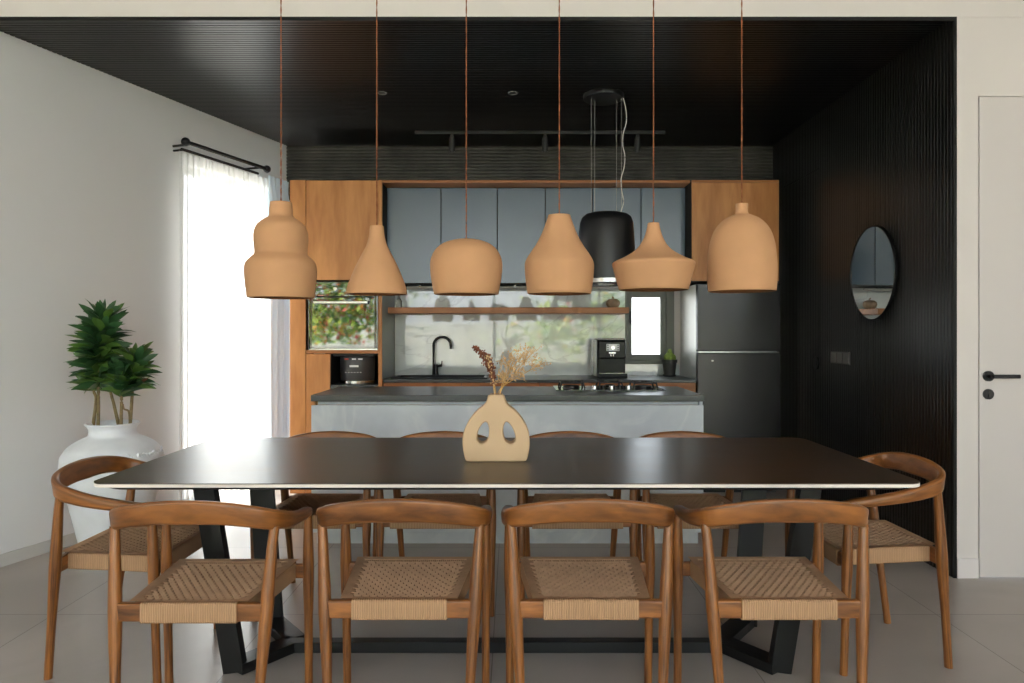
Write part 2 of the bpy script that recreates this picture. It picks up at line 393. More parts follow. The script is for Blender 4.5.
# big window behind the sheers
w = thing('window_1', None, None); w['kind'] = 'structure'
def wbar(bm, ya, yb, z0, z1, o0, o1):
    p = [wpt(ya, 0, o0), wpt(yb, 0, o0), wpt(yb, 0, o1), wpt(ya, 0, o1)]
    lo = [bm.verts.new((q.x, q.y, z0)) for q in p]; hi = [bm.verts.new((q.x, q.y, z1)) for q in p]
    bm.faces.new(lo); bm.faces.new(hi)
    for i in range(4): bm.faces.new((lo[i], lo[(i+1) % 4], hi[(i+1) % 4], hi[i]))
    return bm
bm = bmesh.new()
for a, b in ((WY0, WY0+.05), (.5*(WY0+WY1)-.02, .5*(WY0+WY1)+.02), (WY1-.05, WY1)): wbar(bm, a, b, .02, WZ1, -.14, -.08)
wbar(bm, WY0, WY1, 0, .05, -.14, -.08); wbar(bm, WY0, WY1, WZ1-.05, WZ1, -.14, -.08)
struct('window_frame', bm, M['olive'], w)
struct('window_pane', wbar(bmesh.new(), WY0+.03, WY1-.03, .05, WZ1-.05, -.112, -.106), M['glass'], w)
# the dining side of the room, behind and beside the camera
bm = bmesh.new(); box(bm, -5.4, XE+.1, YR-.1, YO+.02, HR, HR+.12); struct('ceiling.001', bm, M['plaster'])
struct('wall_side', bx(XE, XE+.12, YR-.1, YO+.3, 0, HR), M['plaster'])
bm = bmesh.new(); OX0, OX1, OZ = -4.85, 4.1, 3.42
box(bm, -5.4, OX0, YR-.2, YR, 0, HR); box(bm, OX1, XE+.1, YR-.2, YR, 0, HR); box(bm, OX0, OX1, YR-.2, YR, OZ, HR); struct('wall_rear', bm, M['plaster'])
w = thing('window_3', None, None); w['kind'] = 'structure'
bm = bmesh.new(); n = 4
for i in range(n+1):
    x = OX0+(OX1-OX0)*i/n; box(bm, x-.03, x+.03, YR-.14, YR-.08, 0, OZ)
box(bm, OX0, OX1, YR-.14, YR-.08, OZ-.06, OZ); box(bm, OX0, OX1, YR-.14, YR-.08, 0, .04)
struct('window_frame', bm, M['olive'], w)
struct('window_pane', bx(OX0+.02, OX1-.02, YR-.113, YR-.107, .04, OZ-.05), M['glass'], w)

# ------------------------------------------------------------------ dining table
TZ = .775; TX0, TX1, TY0, TY1 = -1.42, 1.385, 2.383, 3.42
TCX, TCY = (TX0+TX1)/2, (TY0+TY1)/2
table = thing('dining_table', 'long dark brown stone-topped dining table with black steel base', 'table', (TCX, 2.9, 0))
def slab(bm, hx, hy0, hy1, z0, z1, r, inset=0, mi=0):
    pts = []
    for cx, cy, a0 in ((hx-r, hy1-r, 0), (-hx+r, hy1-r, 90), (-hx+r, hy0+r, 180), (hx-r, hy0+r, 270)):
        for k in range(9):
            a = R(a0+90*k/8); pts.append((cx+r*math.cos(a), cy+r*math.sin(a)))
    lo = [bm.verts.new((x*(1-inset/hx), y*(1-inset/.5), z0)) for x, y in pts]; hi = [bm.verts.new((x, y, z1)) for x, y in pts]
    bm.faces.new(lo); bm.faces.new(hi)
    for i in range(len(pts)): bm.faces.new((lo[i], lo[(i+1) % len(pts)], hi[(i+1) % len(pts)], hi[i]))
    return bm
hx_ = (TX1-TX0)/2; y0_, y1_ = TY0-2.9, TY1-2.9
finish('tabletop', slab(bmesh.new(), hx_, y0_, y1_, TZ-.003, TZ, .06), M['stone'], table)
finish('top_edge', slab(bmesh.new(), hx_, y0_, y1_, TZ-.014, TZ-.003, .06), M['tedge'], table)['label'] = 'pale edge band'
finish('under_board', slab(bmesh.new(), hx_-.012, y0_+.012, y1_-.012, TZ-.03, TZ-.014, .06, .03), M['blackm'], table)
def flat_bar(a, b, w, t, side):
    bm = bmesh.new(); a = Vector(a); b = Vector(b); d = (b-a).normalized(); s = Vector(side); s = (s-d*s.dot(d)).normalized(); n = d.cross(s)
    vs = []
    for p in (a, b):
        vs.append([bm.verts.new(p+s*(w/2)*i+n*(t/2)*j) for i, j in ((1, 1), (-1, 1), (-1, -1), (1, -1))])
    bm.faces.new(vs[0]); bm.faces.new(vs[1])
    for i in range(4): bm.faces.new((vs[0][i], vs[0][(i+1) % 4], vs[1][(i+1) % 4], vs[1][i]))
    bmesh.ops.bevel(bm, geom=bm.edges[:], offset=.002, segments=1, affect='EDGES')
    return bm
for sx in (-1, 1):
    ff = (sx*1.02, -.215, .0); bf = (sx*1.03, .215, 0); node = (sx*.86, .0, 0)
    finish('leg', flat_bar((ff[0], ff[1], .006), (sx*1.16, -.175, TZ-.03), .085, .035, (1, .15*sx, 0)), M['black'], table)
    finish('leg', flat_bar((bf[0], bf[1], .006), (sx*1.09, .24, TZ-.03), .1, .035, (1, -.15*sx, 0)), M['black'], table)
    for q in (ff, bf):
        finish('foot_plate', flat_bar((q[0], q[1], .022), (node[0], node[1], .022), .085, .04, (0, 1, 0)), M['black'], table)
finish('floor_beam', bx(-.88, .88, -.055, -.005, .002, .044, bev=.002), M['black'], table)

# ------------------------------------------------------------------ dining chairs
def woven_seat():
    """one woven sheet, slots left open between the strands in a staggered weave"""
    bm = bmesh.new(); uv = bm.loops.layers.uv.verify()
    rows, cols = 20, 15
    def P(u, v, dz=0, lay=0):
        y0, y1, w0, w1 = (-.2085, .198, .181, .215) if lay == 0 else (-.17, .16, .15, .18)
        y = y0+(y1-y0)*v; hw = w0+(w1-w0)*v
        s = .4605-.014*(math.sin(math.pi*max(0, min(1, v)))*math.cos((u-.5)*math.pi))**.7
        return Vector(((u-.5)*2*hw, y, s+dz))
    for layer in (0, 1):
        verts = {}
        def V(u, v, dz=0):
            k = (round(u, 4), round(v, 4), round(dz, 5))
            if k not in verts: verts[k] = bm.verts.new(P(u, v, dz-.034*layer, layer))
            return verts[k]
        def face(q):
            try: f = bm.faces.new(q)
            except ValueError: return
            for lp in f.loops: lp[uv].uv = (lp.vert.co.x*2, lp.vert.co.y*2)
        for r in range(rows):
            va, vb = r/rows, (r+1)/rows; sh = .5 if (r+layer) % 2 else 0
            for c in range(-1, cols+1):
                ua, ub = (c+sh)/cols, (c+1+sh)/cols
                ua, ub = max(0, ua), min(1, ub)
                if ub-ua < .2/cols: continue
                dz = -.0055
                if r in (0, rows-1) or ua < .04 or ub > .96:
                    face([V(ua, va), V(ub, va), V(ub, vb), V(ua, vb)]); continue
                m = (va+vb)/2; hh = (vb-va)*.25; hw = (ub-ua)*.38; um = (ua+ub)/2; sk = 0
                i = [V(um-hw-sk, m-hh, dz), V(um+hw-sk, m-hh, dz), V(um+hw+sk, m+hh, dz), V(um-hw+sk, m+hh, dz)]
                o = [V(ua, va), V(ub, va), V(ub, vb), V(ua, vb)]
                for k in range(4): face([o[k], o[(k+1) % 4], i[(k+1) % 4], i[k]])
    r = bmesh.ops.solidify(bm, geom=bm.faces[:], thickness=.005)
    return bm
def back_leg_at(z):
    t = z/.70; return Vector((.208+.040*t, -.235+.07*t, z))
def front_leg_at(z):
    t = z/.66; return Vector((.252+.003*t, .195-.02*t, z))
def make_chair():
    root = thing('dining_chair', 'x', 'chair')
    # horseshoe top rail
    half = [(0, -.228, .735), (.10, -.226, .732), (.19, -.212, .719), (.243, -.172, .700), (.260, -.105, .682), (.262, -.02, .664), (.26, .10, .648), (.25, .205, .636)]
    path = catmull([(-x, y, z) for x, y, z in reversed(half[1:])]+half, 6)
    N = len(path)
    def sec(i, t):
        e = abs(2*t-1)                       # 0 at the back, 1 at the arm tips
        h = .078-.012*min(1, e/.35) if e < .35 else .066-(e-.35)/.65*.034
        w = .026+.016*max(0, e-.3)/.7
        if e > .93: k = 1-(e-.93)/.07*.45; h *= k; w *= k
        tilt = .22*(1-e)
        out = []
        for a, b in rrect(w, h, min(w, h)*.4, 3): out.append((a+b*tilt, b))
        return out
    finish('top_rail', sweep(bmesh.new(), path, sec), M['teak'], root, 50)
    rad_b = lambda t: .0145+.0062*math.exp(-((t-.62)/.22)**2)
    rad_f = lambda t: .0145+.006*math.exp(-((t-.66)/.2)**2)
    for s in (-1, 1):
        p = [back_leg_at(.70*k/10) for k in range(11)]; p = [Vector((s*q.x, q.y, q.z)) for q in p]; p[-1].z = .678
        finish('leg', tube(bmesh.new(), p, rad_b, 14), M['teak'], root, 60)
        p = [front_leg_at(.648*k/10) for k in range(11)]; p = [Vector((s*q.x, q.y, q.z)) for q in p]
        finish('leg', tube(bmesh.new(), p, rad_f, 14), M['teak'], root, 60)
    zr = .423; bl = back_leg_at(zr); fl = front_leg_at(zr)
    rs = lambda w, h: (lambda i, t: rrect(w, h, .006, 2))
    finish('seat_rail', sweep(bmesh.new(), [(-bl.x, bl.y, zr), (bl.x, bl.y, zr)], rs(.026, .056)), M['teak'], root)
    finish('seat_rail', sweep(bmesh.new(), [(-fl.x, fl.y, zr), (fl.x, fl.y, zr)], rs(.026, .05)), M['teak'], root)
    seat = finish('seat', woven_seat(), M['weave'], root, 0)
    def wrap(a, b, w, h):
        bm = bmesh.new(); uv = bm.loops.layers.uv.verify()
        a = Vector(a); b = Vector(b); d = (b-a).normalized(); s = d.cross(Vector((0, 0, 1))).normalized()
        L = (b-a).length; n = 26; rings = []
        for i in range(n+1):
            p = a.lerp(b, i/n); rings.append([bm.verts.new(p+s*x+Vector((0, 0, 1))*y) for x, y in rrect(w, h, .009, 3)])
        m = len(rings[0])
        for i in range(n):
            for k in range(m):
                f = bm.faces.new((rings[i][k], rings[i][(k+1) % m], rings[i+1][(k+1) % m], rings[i+1][k]))
                for lp, u in zip(f.loops, (i, i, i+1, i+1)): lp[uv].uv = (u/n*L*2, k*.001)
        bm.faces.new(rings[0]); bm.faces.new(rings[-1])
        finish('cord_wrapping', bm, M['wrap'], seat)
    wrap((-.147, bl.y-.001, zr), (.147, bl.y-.001, zr), .036, .064)
    wrap((-.205, fl.y, zr), (.205, fl.y, zr), .036, .064)
    for s in (-1, 1):
        wrap((s*.161, bl.y+.012, zr+.001), (s*.196, fl.y-.012, zr+.001), .034, .062)
    return root
proto = make_chair()
chairs = [
    (-.985, 2.385, 0, 'teak armchair with woven cord seat, at left end of the row nearest the camera', 'near side dining chairs'),
    (-.348, 2.41, 0, 'teak armchair with woven cord seat in near row, second from the left', 'near side dining chairs'),
    (.244, 2.41, 0, 'teak armchair with woven cord seat in near row, second from the right', 'near side dining chairs'),
    (.855, 2.41, 0, 'teak armchair with woven cord seat, at right end of the row nearest the camera', 'near side dining chairs'),
    (-.912, 3.42, 180, 'teak armchair on island side of table, nearest the curtained window', 'island side dining chairs'),
    (-.345, 3.42, 180, 'teak armchair on island side of table, its back behind the vase', 'island side dining chairs'),
    (.296, 3.42, 180, 'teak armchair on island side of table, second from the slatted wall', 'island side dining chairs'),
    (.863, 3.42, 180, 'teak armchair on island side of table, nearest the black slatted wall', 'island side dining chairs'),
    (-1.475, 2.845, -91, 'teak armchair alone at the table end beside the white urn', 'table end dining chairs'),
    (1.425, 2.93, 92, 'teak armchair alone at the table end beside the black slatted wall', 'table end dining chairs'),
]
for i, (x, y, a, lab, g) in enumerate(chairs):
    c = proto if i == 0 else copy_tree(proto)
    c.location = (x, y, 0); c.rotation_euler = (0, 0, R(a)); c['label'] = lab; c['group'] = 'teak dining chairs round the table'

# ------------------------------------------------------------------ vase and dried stems
VY = 2.82; VX = -.062; S = 1/4.879/253.5
vase = thing('vase', 'flat sand-coloured ceramic vase with two teardrop holes on table', 'vase', (VX, VY, TZ))
def poly_curve(cu, pts):
    sp = cu.splines.new('POLY'); sp.points.add(len(pts)-1); sp.use_cyclic_u = True
    for p, (x, y) in zip(sp.points, pts): p.co = (x, y, 0, 1)
def closed(pts, n=6):
    P = [Vector(p) for p in pts]; out = []
    for i in range(len(P)):
        a, b, c, d = P[i-1], P[i], P[(i+1) % len(P)], P[(i+2) % len(P)]
        for k in range(n):
            t = k/n; v = .5*((2*b)+(c-a)*t+(2*a-5*b+4*c-d)*t*t+(3*b-a-3*c+d)*t**3); out.append((v.x, v.y))
    return out
hw = [(40, 312), (43, 335), (58, 362), (90, 388), (122, 424), (149, 470), (161, 515), (161, 565), (154, 605), (148, 624), (141, 632), (128, 634.5)]
right = [p*S for p in catmull([(a, 634.5-b, 0) for a, b in hw], 6)]
loop = right+[Vector((-p.x, p.y, 0)) for p in reversed(right)]
def resample(P, d):
    P = P+[P[0]]; L = [0]
    for a, b in zip(P, P[1:]): L.append(L[-1]+(b-a).length)
    n = int(L[-1]/d); out = []; i = 0
    for k in range(n):
        t = L[-1]*k/n
        while L[i+1] < t: i += 1
        out.append(P[i].lerp(P[i+1], (t-L[i])/max(1e-9, L[i+1]-L[i])))
    return out
out = [(p.x, p.y) for p in resample(loop, .0045)]
cu = bpy.data.curves.new('vase_outline', 'CURVE'); cu.dimensions = '2D'; cu.fill_mode = 'BOTH'; cu.extrude = .016; cu.bevel_depth = .02; cu.bevel_resolution = 5; cu.offset = -.0005
def inset(pts, d):
    n = len(pts); o = []
    for i in range(n):
        a = Vector(pts[i-1]); b = Vector(pts[i]); c = Vector(pts[(i+1) % n]); t = (c-a)
        if t.length < 1e-9: o.append(pts[i]); continue
        t.normalize(); o.append((b.x-t.y*d, b.y+t.x*d))
    return o
def area(p): return sum(p[i-1][0]*p[i][1]-p[i][0]*p[i-1][1] for i in range(len(p)))/2
def ccw(p): return p if area(p) > 0 else p[::-1]
BV = .0065; cu.bevel_depth = BV; cu.offset = 0; cu.extrude = .034; cu.bevel_resolution = 4
poly_curve(cu, inset(ccw(out), BV))
hole = [(-45, 440), (-34, 468), (-34, 508), (-46, 540), (-72, 551), (-92, 536), (-93, 508), (-80, 470), (-62, 446)]
for sgn in (1, -1):
    pts = [(p.x, p.y) for p in resample([Vector(p+(0,)) for p in closed([(sgn*(-63+(a+63)*.95)*S, (634-(497+(b-497)*.93))*S) for a, b in hole], 5)], .004)]
    poly_curve(cu, inset(ccw(pts), -BV))
tmp = bpy.data.objects.new('vase_outline', cu); COL.objects.link(tmp)
bpy.context.view_layer.update()
me = bpy.data.meshes.new_from_object(tmp.evaluated_get(bpy.context.evaluated_depsgraph_get()))
bpy.data.objects.remove(tmp)
me.transform(Matrix.Rotation(R(90), 4, 'X'))
me.materials.clear(); me.materials.append(M['vase'])
for p in me.polygons: p.use_smooth = True
me.set_sharp_from_angle(angle=R(50)); me.name = 'body'
vb = bpy.data.objects.new('body', me); COL.objects.link(vb); vb.parent = vase
zmin = min(v.co.z for v in me.vertices); vb.location = (0, 0, -zmin)
VT = max(v.co.z for v in me.vertices)-zmin
bm = bmesh.new(); lathe(bm, [(0, 0), (.02, 0), (.02, .0015), (.016, .0015), (.0155, .0006), (0, .0006)], seg=24); finish('mouth', bm, M['mouth'], vase, loc=(0.004, 0, VT-.001))
def vpx(x, y, dy=0): return Vector((PX(x, VY+dy), VY+dy, PZ(y, VY+dy)))
def blob(bm, c, r, mi=0, sub=1):
    q = bmesh.ops.create_icosphere(bm, subdivisions=sub, radius=r, matrix=Matrix.Translation(c) @ Matrix.Diagonal((1, 1, random.uniform(.9, 1.6), 1)))
    for v in q['verts']:
        for f in v.link_faces: f.material_index = mi
base = Vector((VX, VY, TZ+VT-.06))
t = thing('dried_plume', 'rust-brown dried plume standing left in the sand-coloured vase', 'dried flower', base)
path = catmull([base, vpx(494, 390), vpx(492, 372), vpx(485, 357, .01), vpx(474, 347, .015)], 8)
path = [p-base for p in path]
finish('stem', tube(bmesh.new(), path, .0018, 7), M['straw'], t)
bm = bmesh.new()
for k in range(420):
    u = random.random(); i = 13+u*(len(path)-14); p = path[int(i)].lerp(path[min(int(i)+1, len(path)-1)], i % 1)
    w = .016*math.sin(math.pi*(.12+.8*u))+.003
    blob(bm, p+Vector((random.gauss(0, .5), random.gauss(0, .5), random.gauss(0, .4)))*w, random.uniform(.0022, .0042))
finish('plume', bm, M['plume'], t)
t = thing('dried_grass', 'slim rust and straw dried grass head beside the plume in the vase', 'dried flower', base)
path = [p-base for p in catmull([base+Vector((.004, .004, 0)), vpx(495, 388), vpx(491, 370, -.01), vpx(488, 355, -.01)], 8)]
finish('stem', tube(bmesh.new(), path, .0017, 7), M['straw'], t)
bm = bmesh.new()
for k in range(200):
    u = random.random(); i = 9+u*(len(path)-10); p = path[int(i)].lerp(path[min(int(i)+1, len(path)-1)], i % 1)
    blob(bm, p+Vector((random.gauss(0, .5), random.gauss(0, .5), random.gauss(0, .5)))*.011, random.uniform(.002, .0036), 0 if random.random() < .6 else 1)
finish('seed_head', bm, [M['plume'], M['spray']], t)
sprays = [((512, 352), (506, 372), 26, 'leftmost'), ((524, 352), (510, 372), 34, ''), ((536, 349), (516, 372), 34, 'tall'), ((545, 362), (520, 376), 26, 'low')]
slabs = ['dried straw-coloured flower spray, most upright one in the vase', 'dried straw-coloured flower spray in middle of the bunch leaning right',
         'dried straw-coloured flower spray reaching highest on the vase\'s right', 'dried straw-coloured flower spray leaning lowest and furthest right from vase']
for (tip, mid, n, _), lab in zip(sprays, slabs):
    dy = random.uniform(-.03, .03)
    t = thing('dried_flower_spray', lab, 'dried flower', base, group='dried flower sprays in the vase')
    pth = [p-base for p in catmull([base+Vector((.006, random.uniform(-.006, .006), 0)), vpx(499+random.uniform(-1, 3), 390), vpx(*mid, dy*.5), vpx(*tip, dy)], 6)]
    bm = bmesh.new(); tube(bm, pth, .0014, 6); fl = bmesh.new()
    for k in range(n):
        i = random.uniform(9, len(pth)-1); p = pth[int(i)]
        e = p+Vector((random.uniform(-.035, .035), random.uniform(-.03, .03), random.uniform(-.012, .034)))
        m = p.lerp(e, .5)+Vector((0, 0, -.004)); tube(bm, [p, m, e], .0006, 4)
        for q in range(7): blob(fl, e+Vector((random.gauss(0, .007), random.gauss(0, .007), random.gauss(0, .006))), random.uniform(.0014, .003))
    finish('stem', bm, M['straw'], t); finish('flower_heads', fl, M['spray'], t)

# ------------------------------------------------------------------ terracotta pendants
PY = 2.9; K = PY/F
pend = [
    (281, [(11.2, 201), (12, 208), (12.5, 215), (18, 219), (24, 224), (27.3, 231), (27.8, 240), (26.8, 250), (27.2, 254), (31, 257.5), (35, 262), (36.6, 268), (36.3, 278), (34.2, 297.5)],
     'two-tier terracotta pendant lamp with stepped bell shade, nearest the curtained window'),
    (376.8, [(7, 225), (7.8, 234), (10.3, 243.8), (14.4, 252.5), (20.5, 264.3), (25.7, 276.6), (28.8, 285), (30.4, 291), (30.6, 294)],
     'slim-necked terracotta funnel pendant lamp hanging before the oven cabinet'),
    (466.3, [(3, 238.3), (10, 238.8), (18, 240.8), (25, 244), (31, 249.5), (34.8, 257), (36, 264), (35.6, 274), (33.8, 286), (32.3, 294)],
     'neckless round-topped terracotta dome pendant lamp above the vase'),
    (559.3, [(11, 214), (12.5, 219), (15, 226), (18.6, 235), (23.5, 244), (29.5, 253), (33.5, 260), (34.6, 266), (33.8, 280), (31.8, 293.5)],
     'broad pear-shaped terracotta pendant lamp beside the black hood'),
    (653.5, [(5.6, 222), (7, 229), (9.6, 237), (14.2, 245), (20.4, 251), (29.8, 256.5), (39.6, 261), (41.8, 263.5), (41.2, 267), (37.6, 280), (35, 289.5)],
     'wide terracotta pendant lamp with flared brim and tapering base, right of the black hood'),
    (741.8, [(6.4, 202.5), (6.6, 212), (11, 214.5), (18, 218), (24.5, 224), (29.5, 232), (33, 243), (34.8, 256), (35.4, 270), (35, 284), (34.4, 291)],
     'tall bell-shaped terracotta pendant lamp with small neck, nearest the slatted wall'),
]
for cx, prof, lab in pend:
    x = PX(cx, PY); zb = PZ(prof[-1][1], PY)
    t = thing('pendant_lamp', lab, 'lamp', (x, PY, zb), group='terracotta pendant lamps over the table')
    kk = K*math.cos(math.atan((cx-CX)/F)); pr = catmull([(r*kk, (prof[-1][1]-y)*K*.984, 0) for r, y in prof], 4)
    pts = [(0, pr[0].y)]+[(p.x, p.y) for p in pr]
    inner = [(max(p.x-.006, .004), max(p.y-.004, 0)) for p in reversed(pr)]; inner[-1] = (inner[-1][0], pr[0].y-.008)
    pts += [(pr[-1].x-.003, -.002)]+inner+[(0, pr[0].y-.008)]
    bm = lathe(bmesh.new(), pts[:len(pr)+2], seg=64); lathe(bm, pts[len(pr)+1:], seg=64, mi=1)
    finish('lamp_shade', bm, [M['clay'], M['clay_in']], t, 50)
    top = pr[0].y
    bm = bmesh.new(); L = HR-zb-.03; n = 150
    for ph in (0, math.pi):
        tube(bm, [(.0014*math.cos(ph+i*.9), .0022*math.sin(ph+i*.9), top+(L-top)*i/n) for i in range(n+1)], .0017, 5)
    finish('cord', bm, M['cordfab'], t, 60)
    finish('lamp_holder', lathe(bmesh.new(), [(0, top-.008), (.0 + min(.018, inner[-1][0]), top-.009), (min(.018, inner[-1][0]), top-.06), (0, top-.06)], seg=20), M['blackm'], t)
    finish('ceiling_rose', lathe(bmesh.new(), [(0, HR-zb), (.05, HR-zb), (.05, HR-zb-.02), (.045, HR-zb-.03), (0, HR-zb-.03)], seg=28), M['clay'], t)
    bz = top-.06
    finish('bulb', lathe(bmesh.new(), [(0, bz), (.012, bz), (.014, bz-.02), (.024, bz-.045), (.024, bz-.06), (.014, bz-.075), (0, bz-.08)] if inner[-1][0] > .02 or True else [], seg=20), M['bulb'], t)

# ------------------------------------------------------------------ kitchen island
IX0, IX1, IY0, IY1, IZ = -1.211, 1.157, 4.30, 5.0, .90
isl = thing('kitchen_island', 'kitchen island clad in pale grey marble behind the table', 'island', ((IX0+IX1)/2, (IY0+IY1)/2, 0))
hw_ = (IX1-IX0)/2; hd = (IY1-IY0)/2
finish('front_panel', bx(-hw_, hw_-.002, -hd+.012, -hd+.032, .07, IZ-.062, bev=.002), M['concrete'], isl)
finish('recess_channel', bx(-hw_+.03, hw_-.025, -hd+.05, -hd+.07, IZ-.062, IZ-.038), M['concrete'], isl)
finish('plinth', bx(-hw_+.03, hw_-.03, -hd+.03, hd-.05, 0, .07), M['concrete'], isl)
finish('side_panel', bx(-hw_, -hw_+.02, -hd+.033, hd-.02, .07, IZ-.040), M['oak'], isl)
finish('side_panel', bx(hw_-.022, hw_-.002, -hd+.033, hd-.02, .07, IZ-.040), M['concrete'], isl)
finish('carcass', bx(-hw_+.021, hw_-.023, -hd+.071, hd-.04, .071, IZ-.040), M['oak'], isl)
o = finish('worktop', bx(IX0, IX1, IY0, IY1, IZ-.038, IZ, bev=.003), M['slate'])
tag(o, 'dark grey stone worktop on the kitchen island', 'worktop')
# gas hob
HX0, HX1, HY0, HY1 = PX(556, 4.6), PX(666, 4.6), 4.60, 4.95
hob = thing('gas_hob', 'black glass gas hob set into the island worktop', 'hob', ((HX0+HX1)/2, (HY0+HY1)/2, IZ))
a, b = (HX1-HX0)/2, (HY1-HY0)/2
finish('glass_plate', bx(-a, a, -b, b, .0005, .008, bev=.002), M['bglass'], hob)
for bxx, byy, rr in ((-.24, .0, .055), (0.02, .05, .04), (.24, .0, .055)):
    bm = lathe(bmesh.new(), [(0, .02), (rr*.7, .02), (rr*.72, .026), (rr, .022), (rr, .009), (rr*1.15, .0085), (0, .0085)], (bxx, byy, 0), 28)
    g = finish('burner', bm, M['black'], hob)
    bm = bmesh.new()
    for k in range(4):
        an = R(45+90*k); dx, dy = math.cos(an), math.sin(an)
        sweep(bm, [(bxx+dx*.03, byy+dy*.03, .044), (bxx+dx*.1, byy+dy*.1, .044), (bxx+dx*.115, byy+dy*.115, .009)], lambda i, t: rrect(.009, .011, .002, 1))
    for s1, s2 in (((1, 1), (-1, 1)), ((-1, 1), (-1, -1)), ((-1, -1), (1, -1)), ((1, -1), (1, 1))):
        q = .073; sweep(bm, [(bxx+s1[0]*q, byy+s1[1]*q, .044), (bxx+s2[0]*q, byy+s2[1]*q, .044)], lambda i, t: rrect(.009, .011, .002, 1))
    finish('pan_support', bm, M['blackm'], hob)
for k in range(5):
    finish('knob', lathe(bmesh.new(), [(0, .034), (.014, .034), (.017, .03), (.018, .0085), (0, .0085)], (-.12+.055*k+.02, -b+.045, 0), 20), M['gloss'] if k % 2 else M['steel'], hob)

# ------------------------------------------------------------------ tall oven cabinet
CY = 5.67; c = lambda x: PX(x, CY); z = lambda y: PZ(y, CY)
TCX0, TCX1 = c(290), c(382); CT = z(180)
tc_ = thing('tall_cabinet', 'tall oak kitchen cabinet housing the oven beside the curtain', 'cabinet', ((TCX0+TCX1)/2, CY, 0))
ox = (TCX0+TCX1)/2; q = lambda x: c(x)-ox
dpt = YB-.015-CY
finish('filler_panel', bx(q(290), q(305.6), 0, .022, 0, CT, bev=.0015), M['oak'], tc_)
finish('side_panel', bx(q(290)+.0, q(290)+.018, .023, dpt, 0, CT), M['oak'], tc_)
finish('side_panel', bx(q(378.3), q(382), 0, dpt, 0, CT, bev=.0015), M['oak'], tc_)
finish('door', bx(q(306.2), q(378), -.0, .02, z(280), CT-.003, bev=.0015), M['oak'], tc_)
finish('carcass', bx(q(306), q(378), .025, dpt, z(280), CT-.004), M['cabin'], tc_)
finish('shelf', bx(q(306), q(378.2), .002, dpt, z(353.5), z(350.2), bev=.001), M['oak_h'], tc_)
finish('back_panel', bx(q(306), q(378), dpt-.03, dpt-.012, 0, z(281)), M['cabin'], tc_)
finish('lower_panel', bx(q(306.2), q(330), 0, .02, 0, z(354), bev=.0015), M['oak'], tc_)
finish('niche_lining', bx(q(329), q(330.3), .021, dpt-.032, .86, z(354)), M['cabin'], tc_)
finish('niche_base', bx(q(330.5), q(378), .001, dpt-.032, .83, .86), M['slate'], tc_)
finish('lower_door', bx(q(330.5), q(378), .0, .02, .1, .826, bev=.0015), M['oak'], tc_)
o2 = finish('cabinet_top_panel', bx(c(382)+.002, c(690.5)-.002, CY+.005, YB-.015, CT-.02, CT, bev=.001), M['oak_h'])
tag(o2, 'thin oak board spanning above the blue-grey wall cabinets', 'panel')
finish('side_lining', bx(q(382)+.0005, q(382)+.0018, .004, dpt-.01, .902, z(283.5)), mat('grey_lining', (120, 122, 121), .4), tc_)
# oven
OVX0, OVX1 = c(309), c(377.6); ovx = (OVX0+OVX1)/2; a = (OVX1-OVX0)/2
ov = thing('oven', 'built-in mirrored glass oven in the tall oak cabinet', 'oven', (ovx, CY, z(350)))
zz = lambda y: z(y)-z(350)
finish('body', bx(-a, a, .022, dpt-.05, .004, zz(282)), M['blackm'], ov)
finish('control_panel', bx(-a, a, -.004, .021, zz(296.4), zz(282), bev=.002), M['oveng'], ov)
finish('door', bx(-a, a, -.006, .021, .012, zz(297.4), bev=.002), M['oveng'], ov)
finish('door_frame', frame_bm(-a-.004, a+.004, -.0075, .0205, .002, zz(281.6), .03, .03, .012, .003), M['bglass'], ov)
bm = bmesh.new(); hzv = zz(302.5); sweep(bm, [(-a+.05, -.045, hzv), (a-.07, -.045, hzv)], lambda i, t: rrect(.018, .024, .006, 3))
for s in (-a+.08, a-.1): box(bm, s-.008, s+.008, -.04, -.005, hzv-.008, hzv+.008)
finish('handle', bm, M['steel'], ov)
finish('lower_trim', bx(-a, a, -.008, .0, .0, .011, bev=.001), M['steel'], ov)
for k in (-.06, .06):
    bm = bmesh.new(); cyl(bm, (k, -.004, zz(289)), (k, -.022, zz(289)), .014, 20); finish('knob', bm, M['steel'], ov)
# compact black appliance in the niche below the oven
afy = CY+.04; afx = PX(354, afy)
af = thing('air_fryer', 'rounded black air fryer with pale base ring in niche under oven', 'air fryer', (afx, afy+.14, .8605))
hh = PZ(356.5, afy)-.8605
prof = [(0, .0), (.125, 0), (.13, .008), (.137, .02), (.140, hh*.5), (.142, hh*.80), (.142, hh-.012), (.134, hh), (0, hh)]
finish('body', lathe(bmesh.new(), prof, seg=48), mat('charcoal_plastic', (66, 66, 68), .4), af)
finish('base_ring', lathe(bmesh.new(), [(.128, .004), (.143, .006), (.143, .028), (.139, .03), (.128, .03)], seg=48), M['steel'], af)
finish('top_bar', bx(-.165, .165, -.146, -.02, hh+.0, hh+.022, bev=.006), M['blackm'], af)
finish('badge', bx(-.036, .036, -.1425, -.139, hh*.62, hh*.69, bev=.001), M['label'], af)
bm = bmesh.new()
for k in range(6): box(bm, -.07+k*.024, -.062+k*.024, -.1425, -.137, hh*.42, hh*.445)
finish('button_row', bm, M['label'], af)
bm = bmesh.new()
for k, mi in ((-.06, 0), (.0, 1), (.05, 1)): box(bm, k-.016, k+.016, -.1432, -.12, hh*.885, hh*.93, mi=mi)
finish('indicator_row', bm, [M['redl'], M['label']], af)

